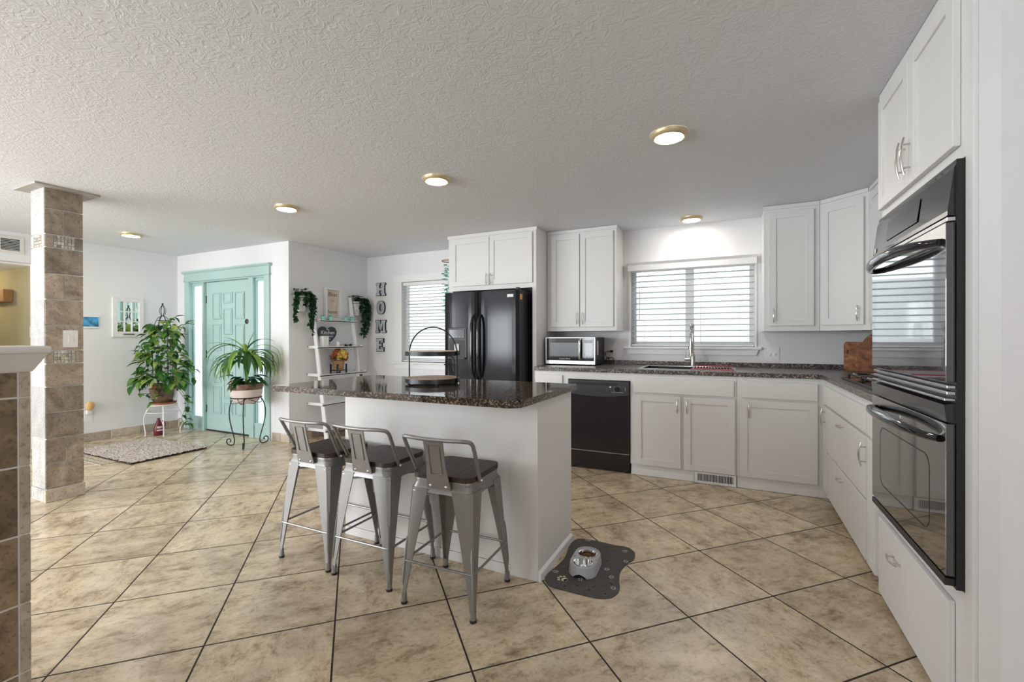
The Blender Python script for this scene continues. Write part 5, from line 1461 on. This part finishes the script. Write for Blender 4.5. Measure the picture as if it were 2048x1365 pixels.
# framed sign
t = thing('framed_sign', 'narrow white framed sign ending in the word home on the ladder top shelf', 'sign', (-4.77, 4.40, 1.508))
y0, y1, z0, z1 = 4.270, 4.535, 1.5085, 1.930; xa, xb = XA+.004, XA+.044
b = B(); b.box(xa, xb, y0, y0+.024, z0, z1, bev=.002, seg=1); b.box(xa, xb, y1-.024, y1, z0, z1, bev=.002, seg=1); b.box(xa, xb, y0+.024, y1-.024, z0, z0+.024, bev=.002, seg=1); b.box(xa, xb, y0+.024, y1-.024, z1-.024, z1, bev=.002, seg=1)
b.build('frame', 'trim_white', t)
pl = B().box(xa, xa+.012, y0+.02, y1-.02, z0+.02, z1-.02).build('plaque', 'plaque_wood', t)
def on_x(y, z, x): return Matrix(((0, 0, 1, x), (1, 0, 0, y), (0, 1, 0, z), (0, 0, 0, 1)))
yc_ = (y0+y1)/2
text_obj('Bless', .075, 'lettering', 'ink', pl, on_x(yc_, z1-.085, xa+.0125), shear=.2)
text_obj('this', .045, 'lettering', 'ink_faint', pl, on_x(yc_, z1-.17, xa+.0125), shear=.2)
text_obj('home', .070, 'lettering', 'ink', pl, on_x(yc_, z0+.105, xa+.0125), shear=.1)
# four little teal pots
for i, (y, lab) in enumerate(((4.180, 'small teal pot at the far left of the ladder top shelf, left of the sign'), (4.300, 'small teal pot on the ladder top shelf, right under the framed sign'), (4.560, 'third small teal pot on the ladder top shelf, right of the framed sign'), (4.672, 'small teal pot at the right end of the ladder top shelf'))):
    xx = -4.722
    if i == 0:
        t = p0_ = thing('teal_pot', lab, 'pot', (xx, y, 1.4905), group='little teal pots on the ladder shelf')
        b = B(); b.lathe([(0, 0), (.022, 0), (.027, .012), (.027, .048), (.030, .050), (.030, .058), (.024, .058), (.024, .045), (0, .045)], (xx, y, 1.4905), 20); b.build('pot', 'teal_glaze', t, smooth=True)
        b = B(); b.ball((xx, y, 1.4905+.056), .022, 8, (1, 1, .45)); b.build('moss', 'moss', t, smooth=True)
    else: copy_tree(p0_, (xx, y, 1.4905), 0, lab)
t = thing('pen', 'dark pen lying on the ladder top shelf under the sign', 'pen', (-4.715, 4.43, 1.4905))
B().cyl((-4.715, 4.37, 1.4945), (-4.712, 4.47, 1.4945), .004, n=8).build('barrel', 'black_plastic', t)
# heart sign
t = thing('heart_sign', 'black chalkboard heart lettered about the kitchen on the second ladder shelf', 'sign', (-4.755, 4.28, 1.147))
hz0 = 1.1475
def heart(s):
    pts = []
    for i in range(48):
        a = 2*PI*i/48
        x = 16*math.sin(a)**3; y = 13*math.cos(a)-5*math.cos(2*a)-2*math.cos(3*a)-math.cos(4*a)
        pts.append((4.280 + s*x/16*.150, hz0 + (y+17)/29*.268))
    return pts
b = B(); b.prism(heart(1), -4.768, -4.750, 'x'); hb = b.build('board', 'chalkboard', t)
for s_, z, sz in (('The', 1.375, .034), ('Kitchen', 1.335, .072), ('IS THE HEART', 1.285, .030), ('OF THE', 1.25, .028), ('Home', 1.212, .052)):
    text_obj(s_, sz, 'lettering', 'chalk', hb, on_x(4.280, z, -4.7495), shear=.15 if s_[1:2].islower() else 0)
t = thing('white_carton', 'plain white box standing in front of the heart sign', 'box', (-4.68, 4.16, 1.147))
B().box(-4.715, -4.645, 4.118, 4.205, 1.1475, 1.290, bev=.003).build('carton', 'carton_white', t)
t = thing('glass_jar', 'small pale jar beside the heart sign on the second ladder shelf', 'jar', (-4.67, 4.375, 1.147))
b = B(); b.lathe([(0, 0), (.022, 0), (.023, .004), (.023, .062), (.018, .066), (0, .066)], (-4.67, 4.375, 1.1475), 18); b.build('jar', 'carton_white', t, smooth=True)
b = B(); b.lathe([(0, .066), (.020, .066), (.020, .076), (0, .076)], (-4.67, 4.375, 1.1475), 18); b.build('lid', 'label_pink', t, smooth=True)
t = thing('sunglasses', 'black sunglasses lying at the right of the second ladder shelf', 'sunglasses', (-4.66, 4.53, 1.147))
b = B()
for y in (4.492, 4.575): b.lathe([(0, 0), (.030, .004), (.033, .010), (.028, .016), (0, .017)], (0, 0, 0), 18, 1, .7) if False else b.ball((-4.648, y, 1.1675), .031, 8, (.14, 1, .62))
b.tube([(-4.648, 4.52, 1.176), (-4.646, 4.534, 1.180), (-4.648, 4.548, 1.176)], .003, 6); b.build('front', 'black_gloss', t, smooth=True)
for y in (4.458, 4.608):
    b = B(); b.tube(smooth_path([(-4.650, y, 1.178), (-4.70, y+.004, 1.174), (-4.755, y+.01, 1.152)], 4), .003, 6); b.build('temple', 'black_plastic', t, smooth=True)
# flower basket
fx_, fy_, fz_ = -4.675, 4.390, .799
t = thing('flower_stand', 'low black wooden plant stand on the third ladder shelf', 'stand', (fx_, fy_, fz_))
for a, c in ((-.075, -.06), (.075, -.06), (-.075, .06), (.075, .06)): B().box(fx_+c-.008, fx_+c+.008, fy_+a-.008, fy_+a+.008, fz_, fz_+.125).build('leg', 'black_plastic', t)
b = B(); b.box(fx_-.06, fx_+.06, fy_-.075, fy_+.075, fz_+.036, fz_+.048); b.build('cross_bar', 'black_plastic', t)
t = thing('flower_basket', 'woven basket of yellow and orange artificial flowers on the ladder shelf', 'flowers', (fx_, fy_, fz_+.048))
b = B(); b.lathe([(0, 0), (.062, 0), (.072, .12), (.066, .12), (.058, .01), (0, .01)], (fx_, fy_, fz_+.0485), 30); b.build('basket', 'basket_weave', t, smooth=True)
def bloom(b, c, r, n, R):
    c = Vector(c)
    for k in range(n):
        z = 1-1.5*(k+.5)/n; a = k*2.4; q = math.sqrt(max(0, 1-z*z))
        d = Vector((q*math.cos(a), q*math.sin(a), z))
        side = d.orthogonal().normalized()
        b.leaf(c+d*r*.55, (d*.5+side*.8+Vector((R.uniform(-.3, .3),)*3)), d, r*.75, r*.75, .25)
R = random.Random(3)
b = B(); bloom(b, (fx_+.045, fy_+.005, fz_+.245), .075, 70, R); bloom(b, (fx_+.05, fy_+.035, fz_+.205), .045, 30, R); bloom(b, (fx_+.045, fy_-.03, fz_+.215), .042, 30, R); bloom(b, (fx_+.03, fy_+.01, fz_+.28), .04, 26, R); b.build('yellow_flower', 'petal_yellow', t)
b = B()
for dy, dz in ((-.095, .245), (-.085, .205), (.095, .245), (.10, .20), (-.06, .285), (.065, .285), (0, .31), (.11, .17)): bloom(b, (fx_+R.uniform(-.02, .03), fy_+dy, fz_+dz), .038, 24, R)
b.build('orange_flower', 'petal_orange', t)
b = B()
for k in range(40):
    a = R.random()*2*PI; L = R.uniform(.05, .08); b.leaf((fx_+.05*math.cos(a), fy_+.075*math.sin(a), fz_+.165+.1*R.random()), (math.cos(a), math.sin(a), R.uniform(-.5, .4)), (0, 0, 1), L, L*.45, .3)
b.build('leaves', 'broad_leaf', t)

# ================================================================== IVY WALL POTS
def ivy(y, z, lab, seed, strands):
    t = thing('ivy_wall_pot', lab, 'wall planter', (XA, y, z-.20), group='galvanized ivy pots on the short wall')
    b = B(); rings = []
    for zz, r in ((z-.19, .058), (z-.185, .060), (z, .082), (z+.006, .085)):
        rings.append([(XA+.004, y-r, zz)] + [(XA+.004+r*1.35*math.sin(PI*i/14), y-r*math.cos(PI*i/14), zz) for i in range(1, 14)] + [(XA+.004, y+r, zz)])
    b.loft(rings); b.build('half_bucket', 'galvanized', t, smooth=True)
    b = B(); b.tube([(XA+.005, y-.086, z-.02), (XA+.05, y-.078, z-.02), (XA+.115, y-.03, z-.02), (XA+.115, y+.03, z-.02), (XA+.05, y+.078, z-.02), (XA+.005, y+.086, z-.02)], .004, 6); b.build('wire_band', 'wire_black', t, smooth=True)
    R = random.Random(seed); lf, sm = B(), B()
    for k in range(60):
        a = R.uniform(-PI/2, PI/2); r = .10*R.random()
        p = (XA+.03+max(0, r*math.cos(a)), y+r*1.1*math.sin(a), z+R.uniform(.01, .09)); L = R.uniform(.035, .055)
        lf.leaf(p, (abs(math.cos(a))+.2, math.sin(a), R.uniform(-.4, .5)), (0, 0, 1), L, L*1.0, .3, 'ivy')
    for dy, drop, out in strands:
        pth = smooth_path([(XA+.05, y, z+.005), (XA+.06, y+dy*.4, z+.02), (XA+.06+out, y+dy*.8, z+.045), (XA+.09+out, y+dy, z-.04), (XA+.08+out*.7, y+dy*1.1, z-drop*.5), (XA+.07+out*.4, y+dy*1.15+R.uniform(-.02, .02), z-drop)], 5)
        sm.tube(pth, .0018, 4)
        for q in pth[2:]:
            for _ in range(3 if drop > .25 else 2):
                L = R.uniform(.040, .062)
                lf.leaf(q, (R.uniform(0, 1), R.uniform(-1, 1), R.uniform(-.9, .1)), (R.uniform(.2, 1), R.uniform(-.5, .5), .4), L, L*1.0, .25, 'ivy')
    sm.build('vine_stem', 'ivy_leaf', t); lf.build('ivy_leaves', 'ivy_leaf', t)
ivy(3.895, 1.780, 'galvanized wall pot of trailing ivy left of the ladder shelf', 2, ((.12, .46, .0), (.10, .40, -.01), (.14, .30, .0), (.09, .34, .0), (-.11, .20, .0), (-.10, .30, -.01), (.0, .10, .04)))
ivy(4.800, 1.770, 'galvanized wall pot of trailing ivy right of the ladder shelf', 9, ((.12, .42, .0), (.10, .48, .0), (.15, .30, .02), (.08, .44, -.01), (.17, .22, .03), (.13, .34, .0), (.16, .38, .01), (.02, .12, .03)))

# ================================================================== HOME LETTERS
def letter(ch, x0, x1, z0, z1, lab):
    t = thing('wall_letter', lab, 'letter', ((x0+x1)/2, YB, z0), group='HOME letters on the wall')
    W_, H_ = x1-x0, z1-z0
    def polys(e):
        k = e
        def r(a, b_, c, d): return [(x0+a*W_-k, z0+c*H_-k), (x0+b_*W_+k, z0+c*H_-k), (x0+b_*W_+k, z0+d*H_+k), (x0+a*W_-k, z0+d*H_+k)]
        if ch == 'H': return [r(.10, .34, 0, 1), r(.66, .90, 0, 1), r(.34, .66, .40, .60), r(0, .42, 0, .14), r(.58, 1, 0, .14), r(0, .42, .86, 1), r(.58, 1, .86, 1)]
        if ch == 'E': return [r(.08, .36, 0, 1), r(0, .92, 0, .17), r(0, .90, .83, 1), r(.36, .66, .42, .58), r(.76, .94, 0, .30), r(.74, .90, .70, 1), r(.56, .68, .34, .66)]
        if ch == 'M':
            def q(pts): return [(x0+a*W_, z0+c*H_) for a, c in pts]
            kk = e/W_
            return [r(.06, .27, 0, 1), r(.73, .94, 0, 1), r(0, .34, 0, .14), r(.66, 1, 0, .14), q([(.20-kk, 1+kk), (.42+kk, 1+kk), (.58+kk, .20-kk), (.42-kk, .20-kk)]), q([(.58-kk, 1+kk), (.80+kk, 1+kk), (.58+kk, .20-kk), (.42-kk, .20-kk)]), r(0, .25, .86, 1), r(.75, 1, .86, 1)]
        return []
    for nm, mat, e, ya, yb in (('rim', 'dark_steel', .0055, YB-.022, YB-.0005), ('face', 'galvanized', -.0005, YB-.0235, YB-.012)):
        b = B()
        if ch == 'O':
            n = 36; cx, cz = (x0+x1)/2, (z0+z1)/2
            def el(a, c): return [(cx+a*math.copysign(abs(math.cos(2*PI*i/n))**.8, math.cos(2*PI*i/n)), cz+c*math.copysign(abs(math.sin(2*PI*i/n))**.8, math.sin(2*PI*i/n))) for i in range(n)]
            o_, i_ = el(W_*.5+e, H_*.5+e), el(W_*.17-e, H_*.27-e)
            Q = [[b.bm.verts.new((p[0], y, p[1])) for p in l] for l, y in ((o_, ya), (i_, ya), (o_, yb), (i_, yb))]
            for i in range(n):
                j = (i+1) % n
                b.bm.faces.new((Q[0][i], Q[0][j], Q[1][j], Q[1][i])); b.bm.faces.new((Q[2][i], Q[3][i], Q[3][j], Q[2][j]))
                b.bm.faces.new((Q[0][i], Q[2][i], Q[2][j], Q[0][j])); b.bm.faces.new((Q[1][i], Q[1][j], Q[3][j], Q[3][i]))
        else:
            for k, p in enumerate(polys(e)): b.prism(p, ya-.0001*k, yb, 'y')
        b.build(nm, mat, t)
letter('H', -4.618, -4.455, 1.876, 2.052, 'galvanized metal letter H, topmost of the HOME wall letters')
letter('O', -4.606, -4.468, 1.610, 1.794, 'galvanized metal letter O, second of the HOME wall letters')
letter('M', -4.630, -4.448, 1.342, 1.520, 'galvanized metal letter M, third of the HOME wall letters')
letter('E', -4.618, -4.478, 1.074, 1.254, 'galvanized metal letter E, lowest of the HOME wall letters')

# ================================================================== HANGING MOBILE BY THE WINDOW
hx_, hy_ = -3.085, 4.62
t = thing('hanging_mobile', 'teal and pale hanging flower mobile with wooden ring, beside the fridge cabinet', 'mobile', (hx_, hy_, 1.55))
b = B(); b.tube([(hx_+.085*math.cos(2*PI*i/24), hy_+.085*math.sin(2*PI*i/24), 2.195) for i in range(24)], .007, 7, closed=True); b.build('wooden_ring', 'mobile_ring', t, smooth=True)
b = B()
for k in range(3):
    a = 2*PI*k/3+.3; b.cyl((hx_+.085*math.cos(a), hy_+.085*math.sin(a), 2.195), (hx_, hy_, 2.36), .0012, n=4)
b.cyl((hx_, hy_, 2.36), (hx_, hy_, C-.02), .0015, n=4)
b.build('string', 'plate_white', t)
b = B(); b.tube([(hx_, hy_, C-.001), (hx_, hy_, C-.022), (hx_+.010, hy_, C-.032), (hx_+.016, hy_, C-.022)], .003, 6); b.build('hook', 'plate_white', t, smooth=True)
R = random.Random(4); bt_, bp_, bs_ = B(), B(), B()
for k in range(9):
    a = 2*PI*k/9; r = .075 if k % 2 else .05
    z = 2.15 - .05*(k % 3); x, y = hx_+r*math.cos(a), hy_+r*math.sin(a)
    bs_.cyl((x, y, 2.195), (x, y, 1.56), .0009, n=4)
    while z > 1.56:
        bb = bt_ if R.random() < .42 else bp_
        for q in range(5):
            aa = 2*PI*q/5+R.random(); bb.leaf((x, y, z), (math.cos(aa), math.sin(aa), -.3), (0, 0, 1), .030, .028, .3)
        z -= R.uniform(.04, .075)
bt_.build('teal_flower', 'mobile_teal', t); bp_.build('pale_flower', 'mobile_pale', t); bs_.build('thread', 'plate_white', t)

# ================================================================== CEILING LAMPS
def lamp(x, y, lab, first=[]):
    if not first:
        t = thing('ceiling_light', lab, 'ceiling light', (x, y, C), group='round ceiling lights')
        b = B(); b.lathe([(.104, 0), (.102, -.010), (.096, -.022), (.084, -.028), (.078, -.026), (.078, -.004), (.104, 0)], (x, y, C-.0005), 40); b.build('ring', 'brass_ring', t, smooth=True)
        b = B(); b.lathe([(.0775, -.020), (.070, -.026), (.045, -.032), (0, -.034)], (x, y, C), 36); b.build('lens', 'lamp_lens', t, smooth=True)
        first.append(t)
    else: copy_tree(first[0], (x, y, C), 0, lab)
lamp(-.325, 2.756, 'largest and nearest round ceiling light, over the aisle in front of the oven')
lamp(-1.957, 2.768, 'round ceiling light above the island in front of the fridge cupboard')
lamp(-3.584, 2.775, 'round ceiling light between the island and the ladder shelf wall')
lamp(-6.067, 2.718, 'round ceiling light in the entry right of the tiled pillar')
lamp(-.355, 4.785, 'round ceiling light close to the wall above the kitchen window')
lh = bpy.data.lights.new('hall_bulb', 'POINT'); lh.energy = 9; lh.color = (1, .80, .45); lh.shadow_soft_size = .08
lo = bpy.data.objects.new('hall_bulb', lh); COL.objects.link(lo); lo.location = (-8.4, 1.75, 2.0)
